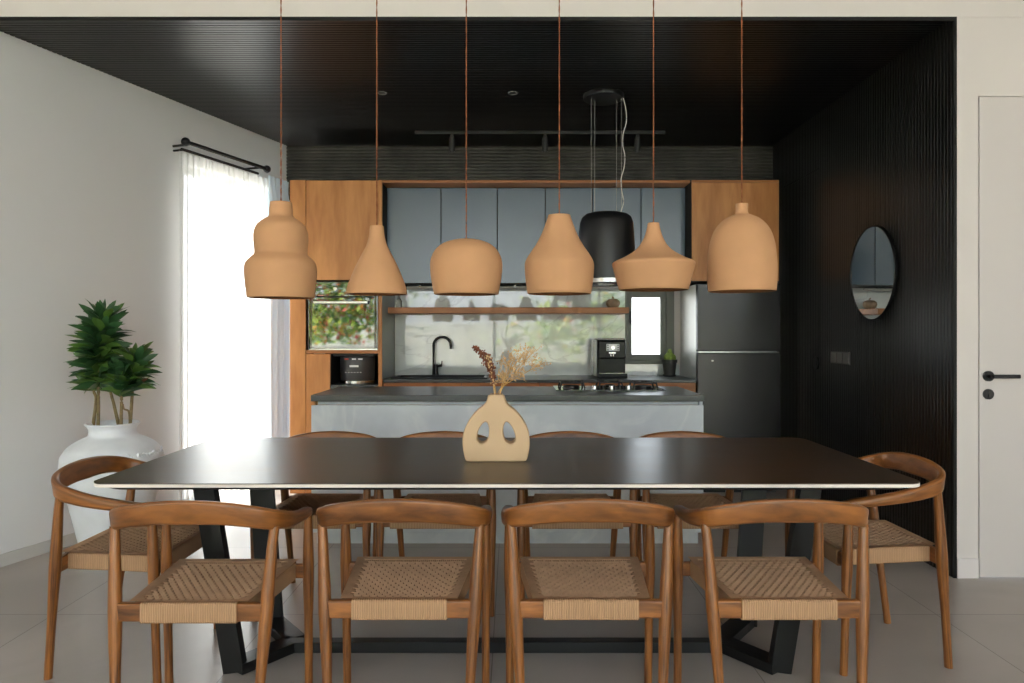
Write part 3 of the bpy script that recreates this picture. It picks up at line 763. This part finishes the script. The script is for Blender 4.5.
# ------------------------------------------------------------------ wall cabinets
UY = 5.85; u = lambda x: PX(x, UY); UB = PZ(283, UY); UT = CT-.022
ed = [387.2, 441, 497.3, 545.3, 592.5, 641, 686.5]
labs = ['blue-grey wall cabinet with two doors beside the oven cabinet', 'blue-grey wall cabinet with two doors above middle of the shelf', 'blue-grey wall cabinet with two doors beside the fridge cabinet']
for i in range(3):
    x0, x1, xm = u(ed[2*i]), u(ed[2*i+2]), u(ed[2*i+1])
    if i == 0: x0 = TCX1+.004
    if i == 2: x1 = c(692)-.006
    t = thing('wall_cabinet', labs[i], 'cabinet', ((x0+x1)/2, UY, UB), group='blue-grey wall cabinets')
    cx = (x0+x1)/2
    finish('carcass', bx(x0-cx+.001, x1-cx-.001, .022, YB-.02-UY, .003, UT-UB-.002), M['cabin'], t)
    finish('door', bx(x0-cx+.0035, xm-cx-.0035, 0, .02, 0, UT-UB-.004, bev=.0015), M['bluecab'], t)
    finish('door', bx(xm-cx+.0035, x1-cx-.0035, 0, .02, 0, UT-UB-.004, bev=.0015), M['bluecab'], t)
    if i == 0: finish('end_panel', bx(x0-cx-.002, x0-cx+.0005, CY+.012-UY, .02, 0, UT-UB-.003), M['cabin'], t)
# cabinet over the fridge
FX0, FX1 = c(692), c(779)
t = thing('fridge_cabinet', 'oak cabinet mounted above the black fridge', 'cabinet', ((FX0+FX1)/2, CY, z(281)))
a = (FX1-FX0)/2; hh = CT-z(281)
finish('carcass', bx(-a, a, .021, dpt, 0, hh, bev=.001), M['cabin'], t)
finish('door', bx(-a, a, 0, .02, 0, hh-.022, bev=.0015), M['oak'], t)
finish('top_rail', bx(-a, a, .0, .02, hh-.02, hh, bev=.001), M['oak_h'], t)
# fridge
RX0, RX1 = c(697.5), c(780.5); RT = z(283.5)
fr = thing('fridge', 'tall black steel two-door fridge beside the slatted wall', 'fridge', ((RX0+RX1)/2, CY, 0)); a = (RX1-RX0)/2; sp = z(352)
finish('body', bx(-a+.004, a-.004, .066, dpt-.02, .02, RT-.002, bev=.004), M['fridge_side'], fr)
finish('freezer_door', bx(-a, a, 0, .06, sp+.006, RT, bev=.008, seg=3), M['fridge'], fr)
finish('fridge_door', bx(-a, a, 0, .06, .05, sp-.006, bev=.008, seg=3), M['fridge'], fr)
finish('plinth', bx(-a+.02, a-.02, .04, dpt-.03, 0, .045), M['blackm'], fr)
finish('handle_strip', bx(-a+.012, a-.02, -.004, .03, sp-.0045, sp+.0045, bev=.001), M['steel'], fr)
finish('badge', bx(-a+.11, -a+.128, -.002, .002, sp-.075, sp-.065, bev=.001), M['steel'], fr)
# base cabinets and worktop along the back
BX0, BX1 = TCX1+.004, RX0-.004; BY = 5.70
n = 4
bl_ = ['oak base cabinet below the sink end of back worktop', 'oak base cabinet below the tap along back worktop', 'oak base cabinet behind the vase under back worktop', 'oak base cabinet beside the fridge under back worktop']
for i in range(n):
    x0, x1 = BX0+(BX1-BX0)*i/n, BX0+(BX1-BX0)*(i+1)/n; cx = (x0+x1)/2
    t = thing('base_cabinet', bl_[i], 'cabinet', (cx, BY, 0), group='oak base cabinets along the back wall')
    finish('body', bx(x0-cx+.001, x1-cx-.001, .022, YB-.02-BY, .1, .874 if i > 1 else .70), M['cabin'], t)
    finish('plinth', bx(x0-cx, x1-cx, .05, .3, 0, .1), M['blackm'], t)
    finish('drawer', bx(x0-cx+.0015, x1-cx-.0015, 0, .02, .70, .874, bev=.0015), M['oak_h'], t)
    finish('door', bx(x0-cx+.0015, x1-cx-.0015, 0, .02, .1, .697, bev=.0015), M['oak'], t)
SKX0, SKX1, SKY0, SKY1 = PX(396, 6.0), PX(487, 6.0), 5.80, 6.14
bm = bmesh.new(); Z0, Z1 = .878, .90
box(bm, BX0, SKX0, BY-.012, YB+.003, Z0, Z1); box(bm, SKX1, BX1, BY-.012, YB+.003, Z0, Z1); box(bm, SKX0, SKX1, BY-.012, SKY0, Z0, Z1); box(bm, SKX0, SKX1, SKY1, YB+.003, Z0, Z1)
bmesh.ops.remove_doubles(bm, verts=bm.verts[:], dist=.0005)
tag(finish('worktop', bm, M['slate']), 'dark stone worktop running along the back wall', 'worktop')
sk = thing('sink', 'black inset sink in the back worktop below the tap', 'sink', ((SKX0+SKX1)/2, (SKY0+SKY1)/2, .90)); a = (SKX1-SKX0)/2; b = (SKY1-SKY0)/2
bm = bmesh.new(); r0 = .0
for (x0, x1, y0, y1) in ((-a-.012, -a+.02, -b-.012, b+.012), (a-.02, a+.012, -b-.012, b+.012), (-a+.02, a-.02, -b-.012, -b+.02), (-a+.02, a-.02, b-.02, b+.012)):
    box(bm, x0, x1, y0, y1, .0006, .012, bev=.002)
finish('rim', bm, M['gloss'], sk)
bm = bmesh.new(); box(bm, -a+.014, a-.014, -b+.014, b-.014, -.17, -.163)
for (x0, x1, y0, y1) in ((-a+.008, -a+.014, -b+.008, b-.008), (a-.014, a-.008, -b+.008, b-.008), (-a+.014, a-.014, -b+.008, -b+.014), (-a+.014, a-.014, b-.014, b-.008)):
    box(bm, x0, x1, y0, y1, -.17, .0004)
finish('basin', bm, M['gloss'], sk)
FY = 6.20; fx = PX(433.5, FY); f_ = thing('tap', 'tall black gooseneck tap behind the sink', 'tap', (fx, FY, .90))
zt = PZ(337, FY)-.90; rr = .075
arc = [(0, 0, .0), (0, 0, zt-rr)]+[(rr-rr*math.cos(R(k)), 0, zt-rr+rr*math.sin(R(k))) for k in range(15, 181, 15)]+[(2*rr, 0, zt-rr-.03)]
finish('spout', tube(bmesh.new(), arc, .012, 14), M['black'], f_)
finish('base', lathe(bmesh.new(), [(0, .001), (.026, .001), (.026, .012), (.021, .016), (.021, .10), (0, .104)], (.02, 0, 0), 24), M['black'], f_)
bm = bmesh.new(); cyl(bm, (.03, 0, .085), (.075, 0, .09), .011, 14); tube(bm, [(.07, 0, .09), (.075, -.01, .13)], .005, 8)
finish('lever', bm, M['black'], f_)
# splashback, shelf and rail
tag(finish('splashback', bx(BX0-.001, KX0-.002, YB-.014, YB+.004, .9005, UB+.002), M['splash']), 'glossy pale marble splashback behind the back worktop', 'splashback')
tag(finish('splashback', bx(KX0+.0, RX0, YB-.014, YB+.004, .9005, KZ0-.002), M['splash']), 'low marble upstand under the small kitchen window', 'splashback')
SZ0, SZ1, SY0 = PZ(313.3, 5.92), PZ(307.3, 5.92), 5.92
tag(finish('floating_shelf', bx(BX0, PX(629, SY0), SY0, YB-.014, SZ0, SZ1, bev=.0025), M['oak_h']), 'long oak floating shelf on the marble splashback', 'shelf')
rl = thing('utensil_rail', 'slim steel rail fixed beneath the wall cabinets', 'rail', (0, 6.1, UB-.02))
bm = bmesh.new(); cyl(bm, (PX(406, 6.1), 0, 0), (PX(625, 6.1), 0, 0), .011, 14); finish('bar', bm, mat('brushed_rail', (200, 198, 194), .5, metal=.7), rl)
bm = bmesh.new(); cyl(bm, (PX(403, 6.1), 0, 0), (PX(407, 6.1), 0, 0), .022, 18); finish('end_cap', bm, M['steel'], rl)
for xx in (420, 515, 610):
    bm = bmesh.new(); box(bm, PX(xx, 6.1)-.008, PX(xx, 6.1)+.008, -.008, .008, 0, .019); finish('bracket', bm, M['steel'], rl)
by = 6.13; t = thing('bottle', 'small clear glass bottle at the left end of oak shelf', 'bottle', (PX(399, by), by, SZ1+.0005))
gb = NT('bottle_glass'); gb.set(**{'Base Color': lin((226, 226, 222)), 'Roughness': .05, 'Transmission Weight': .9, 'IOR': 1.45})
finish('body', lathe(bmesh.new(), [(0, 0), (.026, 0), (.028, .004), (.028, .06), (.012, .085), (.011, .1), (.013, .102), (0, .102)], seg=24), gb.m, t)
finish('stopper', lathe(bmesh.new(), [(0, .103), (.012, .103), (.014, .112), (.01, .124), (0, .126)], seg=20), M['steel'], t)
py_ = 6.14; t = thing('pumpkin_ornament', 'small brown ribbed pumpkin ornament at right end of oak shelf', 'ornament', (PX(613, py_), py_, SZ1+.0005))
rp = lambda a, zq: .06*abs(math.sin(a*6))-.05
finish('body', lathe(bmesh.new(), [(0, 0), (.03, 0), (.05, .014), (.06, .038), (.056, .06), (.038, .076), (.016, .08), (0, .078)], seg=60, ripple=rp), M['pumpkin'], t)
finish('stalk', tube(bmesh.new(), [(0, 0, .076), (.004, 0, .088), (-.008, 0, .098)], lambda q: .009-.003*q, 8), M['pumpkin'], t)
# coffee machine
cy_ = 5.93; x0, x1 = PX(598.5, cy_), PX(626, cy_); top = PZ(338.5, cy_)-.9; cx = (x0+x1)/2; a = (x1-x0)/2
cm = thing('coffee_machine', 'glossy black bean-to-cup coffee machine on the back worktop', 'coffee machine', (cx, cy_, .9006))
finish('body', bx(-a, a, .03, .26, 0, top-.012, bev=.008, seg=3), M['gloss'], cm)
finish('lid', bx(-a-.002, a+.002, .02, .262, top-.014, top, bev=.006), M['steel'], cm)
finish('front_head', bx(-a, a, 0, .05, top*.48, top-.02, bev=.012, seg=3), M['gloss'], cm)
cp = finish('control_panel', bx(-a*.42, a*.52, -.004, .01, top*.68, top*.86, bev=.003), M['panel'], cm)
bm = bmesh.new()
for r_ in range(3):
    for s_ in (-1, 1):
        xx = a*.05+s_*a*.37; zz_ = top*(.71+.06*r_); cyl(bm, (xx, -.0035, zz_), (xx, -.0065, zz_), .0055, 12)
finish('button', bm, M['blackm'], cp)
bm = bmesh.new(); cyl(bm, (a*.05, -.003, top*.765), (a*.05, -.013, top*.765), .017, 20); finish('dial', bm, M['steel'], cp)
bm = bmesh.new(); box(bm, -.03, .03, -.012, .02, top*.6, top*.66, bev=.004); cyl(bm, (-.012, -.004, top*.6), (-.012, -.004, top*.545), .006, 10); cyl(bm, (.012, -.004, top*.6), (.012, -.004, top*.545), .006, 10)
finish('spout', bm, M['steel'], cm)
finish('drip_tray', bx(-a*1.04, a*1.04, -.06, .03, 0, top*.12, bev=.006), M['gloss'], cm)
finish('tray_grid', bx(-a*.9, a*.9, -.052, .02, top*.12, top*.128), M['steel'], cm)
finish('water_tank', bx(-a-.036, -a-.002, .05, .25, .01, top-.01, bev=.008, seg=3), mat('smoked_tank', (150, 150, 146), .15), cm)
# potted cactus
ky = 6.16; t = thing('potted_cactus', 'small green cactus in a dark pot below the kitchen window', 'plant', (PX(669.5, ky), ky, .9006))
finish('saucer', lathe(bmesh.new(), [(0, 0), (.05, 0), (.058, .008), (.058, .012), (.05, .011), (0, .006)], seg=32), M['ceramic_dark'], t)
finish('pot', lathe(bmesh.new(), [(0, .007), (.044, .007), (.047, .012), (.06, .115), (.066, .117), (.067, .142), (.06, .142), (.057, .12), (0, .12)], seg=36), M['ceramic_dark'], t)
finish('soil', lathe(bmesh.new(), [(0, .128), (.059, .126), (.058, .121)], seg=24), M['soil'], t)
cr = lambda a, zq: .1*math.cos(a*9)
bm = bmesh.new(); lathe(bm, [(0, .12), (.03, .125), (.036, .15), (.032, .185), (.018, .205), (0, .21)], seg=72, ripple=cr)
for dx, dz, s_ in ((-.028, .155, .6), (.03, .15, .62), (.0, .205, .5), (.012, .165, .55)):
    lathe(bm, [(0, -.03*s_), (.03*s_, -.02*s_), (.036*s_, .01*s_), (.03*s_, .04*s_), (.015*s_, .055*s_), (0, .058*s_)], (dx, -.012, dz), 45, ripple=cr)
finish('cactus', bm, M['cactus'], t)

# ------------------------------------------------------------------ island hood and ceiling fittings
hy = 4.93; hxx = PX(606.5, hy); pm = F/hy; zb = PZ(283.5, hy)
hd_ = thing('range_hood', 'black drum-shaped island hood hung on steel wires over the hob', 'hood', (hxx, hy, zb))
prof = [(0, 67.5), (15, 67.4), (20, 66), (23.5, 63), (25.3, 58), (26.2, 48), (27, 30), (27.6, 10), (27.8, 2), (27.4, 2), (26.5, 12), (25, 48), (0, 50)]
finish('shade', lathe(bmesh.new(), [(r*1.045/pm, h*1.04/pm) for r, h in prof], seg=64), M['hood'], hd_, 50)
finish('lower_ring', lathe(bmesh.new(), [(26.5/pm, -.001), (29.2/pm, -.001), (29.2/pm, 3.6/pm), (26.5/pm, 3.6/pm)], seg=64), M['steel'], hd_)
finish('filter', lathe(bmesh.new(), [(0, 6/pm), (26/pm, 6/pm), (26/pm, 7/pm), (0, 7/pm)], seg=48), M['wire'], hd_)
ch = H-zb-.0005
finish('canopy', lathe(bmesh.new(), [(0, ch), (.135, ch), (.14, ch-.004), (.14, ch-.03), (.134, ch-.036), (0, ch-.036)], (-.02, 0, 0), 48), M['hood'], hd_)
for dx, dy in ((-.107, -.02), (-.079, .02), (.072, .02), (.10, -.02)):
    bm = bmesh.new(); cyl(bm, (dx, dy, 69/pm), (dx, dy, ch-.036), .0016, 6); finish('wire', bm, M['wire'], hd_)
pts = [(.09, -.03, 69/pm)]
for k in range(1, 10):
    pts.append((.098+.012*math.sin(k*1.7)+.03*(k/10), -.03, 69/pm+(ch-.04-69/pm)*k/10))
pts.append((.112, -.03, ch-.036))
finish('cable', tube(bmesh.new(), catmull(pts, 5), .003, 8), M['cable'], hd_)
tk = thing('track_light', 'black ceiling track with three small cylinder spotlights', 'lamp', (PX(540, 5.83), 5.83, H))
finish('track', bx(PX(415, 5.83)-PX(540, 5.83), PX(665, 5.83)-PX(540, 5.83), -.017, .017, -.03, -.0005, bev=.002), M['blackm'], tk)
for xx in (452, 545, 637.5):
    dx = PX(xx, 5.83)-PX(540, 5.83)
    bm = lathe(bmesh.new(), [(0, -.055), (.023, -.055), (.025, -.058), (.025, -.168), (.022, -.17), (.02, -.16), (0, -.16)], (dx, 0, 0), 24); s_ = finish('spotlight', bm, mat('spot_grey', (52, 52, 52), .4), tk)
    finish('swivel', bx(dx-.012, dx+.012, -.012, .012, -.056, -.03, bev=.002), M['blackm'], s_)
for xx, lab in ((382, 'small recessed ceiling downlight nearer the left wall'), (513, 'small recessed ceiling downlight nearer the hood')):
    o = finish('downlight', lathe(bmesh.new(), [(.034, .012), (.034, -.002), (.03, -.005), (.024, -.003), (.022, .006), (0, .006)], (0, 0, 0), 28), M['downl'], loc=(PX(xx, 4.9), 4.9, H))
    tag(o, lab, 'downlight', 'recessed ceiling downlights')
# mirror, switches and socket on the slatted wall
my, mz, mr = 4.46, 1.648, .297
mi_ = thing('mirror', 'oval black-framed mirror on the black slatted wall', 'mirror', (XR-.036, my, mz), R(6.5))
def disc_x(bm, prof, seg=64, sy=1):  # lathe about the X axis pointing into the room
    lathe(bm, prof, seg=seg); bm.transform(Matrix.Diagonal((1, sy, 1, 1)) @ Matrix.Rotation(R(-90), 4, 'Y')); return bm
finish('frame', disc_x(bmesh.new(), [(0, -.004), (mr-.02, -.004), (mr, .0), (mr, .018), (mr-.002, .02), (mr-.008, .02), (mr-.008, .012), (0, .012)], 64, .78), M['black'], mi_)
finish('glass', disc_x(bmesh.new(), [(0, .0125), (mr-.009, .0125), (mr-.009, .0145), (0, .0145)], 64, .78), M['mirror'], mi_)
finish('hanger', bx(-.0, .034, -.02, .02, .1, .14), M['black'], mi_)
sw = thing('light_switch', 'dark triple light switch on the slatted wall below the mirror', 'switch', (XR, 4.98, 1.10))
finish('plate', bx(-.011, -.0005, -.143, .143, -.043, .043, bev=.003), mat('switch_grey', (70, 69, 66), .45), sw)
for k in (-1, 0, 1): finish('rocker', bx(-.015, -.0105, k*.09-.038, k*.09+.038, -.034, .034, bev=.002), mat('rocker_grey', (92, 90, 86), .4), sw)
so = thing('wall_socket', 'round black wall socket left of the triple switch', 'socket', (XR, 5.38, 1.047))
finish('plate', disc_x(bmesh.new(), [(0, .0005), (.05, .0005), (.05, .008), (.046, .011), (0, .011)], 32), M['blackm'], so)
finish('insert', disc_x(bmesh.new(), [(0, .0112), (.022, .0112), (.022, .014), (0, .014)], 24), M['gloss'], so)

# ------------------------------------------------------------------ curtains
rz0 = 2.595
ra, rb = wall_hit(181, .17), wall_hit(267, .17)
ra += .04
rod = thing('curtain_rod', 'front black curtain rod with round finials above the window', 'curtain rod', wpt((ra+rb)/2, rz0, .17))
L0 = rod.location.copy()
bm = bmesh.new(); cyl(bm, wpt(ra, rz0, .17)-L0, wpt(rb, rz0, .17)-L0, .014, 16); finish('pole', bm, M['blackm'], rod)
for yy in (ra, rb):
    bm = bmesh.new(); bmesh.ops.create_uvsphere(bm, u_segments=20, v_segments=12, radius=.03, matrix=Matrix.Translation(wpt(yy, rz0, .17)-L0)); finish('finial', bm, M['blackm'], rod)
for yy in (ra+.06, rb-.06):
    bm = bmesh.new(); cyl(bm, wpt(yy, rz0-.0, .0005)-L0, wpt(yy, rz0, .17)-L0, .008, 10); finish('bracket', bm, M['blackm'], rod)
sa, sb = wall_hit(178, .09), wall_hit(258, .09); rz1 = rz0-.032
sa += .03
rod2 = thing('curtain_rod', 'rear black curtain rod holding the white sheers', 'curtain rod', wpt((sa+sb)/2, rz1, .09)); L1 = rod2.location.copy()
bm = bmesh.new(); cyl(bm, wpt(sa, rz1, .09)-L1, wpt(sb, rz1, .09)-L1, .010, 14); finish('pole', bm, M['blackm'], rod2)
bm = bmesh.new(); cyl(bm, wpt(sa+.02, rz1, .0005)-L1, wpt(sa+.02, rz1, .09)-L1, .007, 10); finish('bracket', bm, M['blackm'], rod2)
def curtain(name, ya, yb, off, amp, folds, ztop, m, label, seg=220, sharp=1.0):
    bm = bmesh.new(); rows = [.012, .5, 1.0, 1.5, 2.0, 2.35, ztop-.1, ztop]
    vs = []
    for zz in rows:
        row = []
        k = 1.0 if zz < ztop-.15 else (.6 if zz < ztop-.01 else .35)
        for i in range(seg+1):
            u_ = i/seg; ph = 2*math.pi*folds*u_+.7*math.sin(u_*9+zz*.25)
            d = amp*k*(math.sin(ph)+.25*math.sin(2.3*ph+zz))
            row.append(bm.verts.new(wpt(ya+(yb-ya)*u_, zz, off+d)))
        vs.append(row)
    for a, b in zip(vs, vs[1:]):
        for i in range(seg): bm.faces.new((a[i], a[i+1], b[i+1], b[i]))
    o = finish(name, bm, m, None, 180); tag(o, label, 'curtain'); return o
curtain('sheer_curtain', sa-.01, wall_hit(270, .075), .075, .018, 17, rz1-.013, M['sheer'], 'sunlit white sheer curtain hanging over the tall left window')
curtain('drape_curtain', wall_hit(268.5, .17), wall_hit(287.5, .15), .165, .034, 5, rz0-.045, M['drape'], 'gathered pale grey curtain beside the oak oven cabinet', 160)

# ------------------------------------------------------------------ white urn with dracaena
UYY = 4.05; ux = PX(112.8, UYY); km = UYY/F
pp = thing('potted_plant', 'tall white ridged urn planted with green dracaena stems', 'plant', (ux, UYY, 0))
def zu(y): return PZ(y, UYY)
prof = [(0, 0), (.15, 0), (.16, .01), (.165, .08), (.19, .2), (.218, .32), (.243, .42), (.258, .5), (.263, .545), (.257, .585), (.240, .62), (.208, .652), (.17, .675), (.138, .69), (.125, .70), (.12, .715), (.122, .735), (.135, .755), (.141, .762), (.138, .768), (.126, .765), (.112, .74), (.11, .70), (.11, .66), (0, .655)]
rid = lambda a, zq: .006*math.sin(zq*110) if .1 < zq < .66 else 0
pr = catmull([(r, z_, 0) for r, z_ in prof[1:-1]], 4)
finish('urn', lathe(bmesh.new(), [(0, 0)]+[(max(p.x, .001), p.y) for p in pr]+[(0, .655)], seg=72, ripple=rid), M['urn'], pp, 60)
bm = bmesh.new()
for k in range(34):
    a = R(-95+k*4.2+random.uniform(-1, 1)); zz = .60+random.uniform(-.012, .012); rr = .249
    blob(bm, Vector((rr*math.cos(a), rr*math.sin(a), zz)), random.uniform(.006, .011))
finish('studs', bm, M['urn'], pp)
finish('soil', lathe(bmesh.new(), [(0, .700), (.06, .703), (.1085, .698), (.1085, .690)], seg=40), M['soil'], pp)
def leafblade(bm, base, d, L, w, droop, mi):
    d = d.normalized(); side = d.cross(Vector((0, 0, 1)))
    if side.length < .05: side = Vector((1, 0, 0))
    side.normalize(); side = Matrix.Rotation(random.gauss(0, .75), 3, d) @ side; prev = None; n = 6; p = base.copy(); up = side.cross(d).normalized()
    for i in range(n+1):
        t_ = i/n; ww = w*math.sin(math.pi*min(1, .12+.88*t_))**.8*(1 if t_ < .98 else .1)
        if i == n: ww = .0008
        c_ = p+d*(L*t_)+Vector((0, 0, -droop*L*t_*t_)); fold = up*(.18*ww)
        cur = (bm.verts.new(c_+side*ww+fold), bm.verts.new(c_), bm.verts.new(c_-side*ww+fold))
        if prev:
            for k in (0, 1):
                f = bm.faces.new((prev[k], prev[k+1], cur[k+1], cur[k])); f.material_index = mi
        prev = cur
def up_(x, y, dy=0): return Vector((PX(x, UYY+dy), UYY+dy, PZ(y, UYY+dy)))-Vector((ux, UYY, 0))
stems = [   # pixel bends (base to tip), depth offset, leaf length, count, share of stem in leaf, top tilt
    ([(98, 427), (98.5, 405), (98.5, 372), (100, 350), (104, 322)], -.02, .20, 230, .62, .75),
    ([(93, 427), (96, 400), (94, 392), (92, 384)], .03, .15, 34, .3, .2),
    ([(121, 427), (121.5, 405), (121.5, 394), (121.5, 376)], -.05, .15, 46, .42, .35),
    ([(119, 427), (114, 405), (110, 388), (111, 372)], .05, .15, 36, .4, .3),
    ([(130, 427), (132, 398), (133, 380), (135, 358)], .01, .17, 85, .5, .5),
]
for pts, dy, LL, cnt, frac, hi in stems:
    path = catmull([up_(x, y, dy if y < 426 else dy*.5) for x, y in pts], 8); path[0].z = .69
    st = finish('stem', tube(bmesh.new(), path, lambda q: .0095-.0035*q, 9), M['stem'], pp)
    bm = bmesh.new(); n = len(path)
    for k in range(cnt):
        q = (k+.5)/cnt; i = (1-frac+frac*q)*(n-1); p = path[int(i)].lerp(path[min(int(i)+1, n-1)], i % 1)
        an = k*2.39996; el = .40+.2*q+.5*q**6+random.uniform(-.22, .22)
        d = Vector((math.cos(an)*math.cos(el), math.sin(an)*math.cos(el), math.sin(el)))
        leafblade(bm, p+d*.004, d, LL*random.uniform(.8, 1.1)*(.8+.2*q), random.uniform(.019, .025), random.uniform(.12, .4), 0 if random.random() < (.45+hi*.6*q) else 1)
    finish('foliage', bm, [M['leaf'], M['leaf2']], st, 60)
# a bare bent side shoot
finish('stem', tube(bmesh.new(), catmull([up_(130, 427), up_(129, 412), up_(124, 409), up_(123, 404)], 6), lambda q: .007-.003*q, 8), M['stem'], pp)
bm = bmesh.new(); leafblade(bm, up_(139, 384), Vector((.8, -.1, .6)), .07, .012, .1, 0); finish('dry_leaf', bm, M['brownleaf'], pp)

# ------------------------------------------------------------------ garden seen in reflections
bm = bmesh.new()
def leaves(n, cx_, cy_, cz_, sx, sy, sz, red, orange, pale, w0, w1):
    for k in range(n):
        c_ = Vector((random.gauss(cx_, sx), random.gauss(cy_, sy), random.gauss(cz_, sz)))
        if c_.z < -.1: continue
        d = Vector((random.gauss(0, 1), random.gauss(0, 1), random.gauss(0, 1))).normalized(); s_ = d.cross(Vector((.3, .5, .8))).normalized()
        rr = random.random(); mi = 2 if rr < red else 3 if rr < red+orange else 1 if rr < pale else 0
        w_ = random.uniform(w0, w1); quad(bm, [c_-d*w_, c_+s_*w_*.6, c_+d*w_, c_-s_*w_*.6], mi)
leaves(1600, -4.9, -5.4, 2.9, .55, .3, .55, .22, .12, .55, .05, .11)
leaves(1500, -3.6, -5.6, 2.3, .5, .3, .6, .10, .10, .6, .05, .11)
leaves(700, -4.3, -5.3, 1.6, .7, .2, .3, .12, .1, .55, .05, .1)
for cx_ in (-9, -6.5, 1.5, 3.2, 7.5, 10): leaves(550, cx_, -11.5+random.uniform(-.5, .5), random.uniform(1.2, 2.0), .8, .5, .6, .02, .02, .6, .08, .16)
o = finish('hedge', bm, [M['hleaf'], M['hleaf2'], M['flower_red'], M['flower_or']], None, 0); tag(o, 'flowering garden hedge beyond the glass, seen mirrored in the oven', 'hedge', kind='stuff')
struct('wall_planter', bx(-6.6, -2.6, -6.4, -4.6, -.12, .95), M['gwall'])
struct('wall_garden', bx(-16, 16, -14.6, -14.4, -.12, 1.6), M['gwall'])

# ------------------------------------------------------------------ light
W = bpy.data.worlds.new('sky'); SC.world = W; W.use_nodes = True
n_, l_ = W.node_tree.nodes, W.node_tree.links
bg = n_['Background']; tcw = n_.new('ShaderNodeTexCoord'); sep = n_.new('ShaderNodeSeparateXYZ'); rmp = n_.new('ShaderNodeValToRGB')
l_.new(tcw.outputs['Generated'], sep.inputs[0]); l_.new(sep.outputs['Z'], rmp.inputs['Fac']); l_.new(rmp.outputs['Color'], bg.inputs['Color'])
e = rmp.color_ramp.elements; e[0].position = 0; e[0].color = (.94, .965, 1, 1); e[1].position = .7; e[1].color = (.74, .86, 1, 1)
bg.inputs['Strength'].default_value = 1.5
sun = bpy.data.lights.new('sun', 'SUN'); sun.energy = 9.5; sun.angle = R(2); sun.color = (1, .95, .88)
so_ = bpy.data.objects.new('sun', sun); COL.objects.link(so_)
so_.rotation_euler = Vector((.80, -.12, -.62)).to_track_quat('-Z', 'Y').to_euler()

# ------------------------------------------------------------------ camera
cam = bpy.data.cameras.new('camera'); co = bpy.data.objects.new('camera', cam); COL.objects.link(co)
co.location = (0, 0, CAM_H); co.rotation_euler = (R(90), 0, 0)
cam.sensor_width = 36; cam.lens = 36*F/1024; cam.shift_y = -(341.5-HY)/1024; cam.clip_start = .05; cam.clip_end = 200
SC.camera = co
SC.view_settings.view_transform = 'Standard'; SC.view_settings.look = 'None'; SC.view_settings.exposure = 1.9; SC.view_settings.gamma = 1
SC.view_settings.use_curve_mapping = False
try:
    SC.cycles.use_denoising = True; SC.cycles.max_bounces = 10; SC.cycles.transparent_max_bounces = 12; SC.cycles.sample_clamp_indirect = 6
except Exception: pass
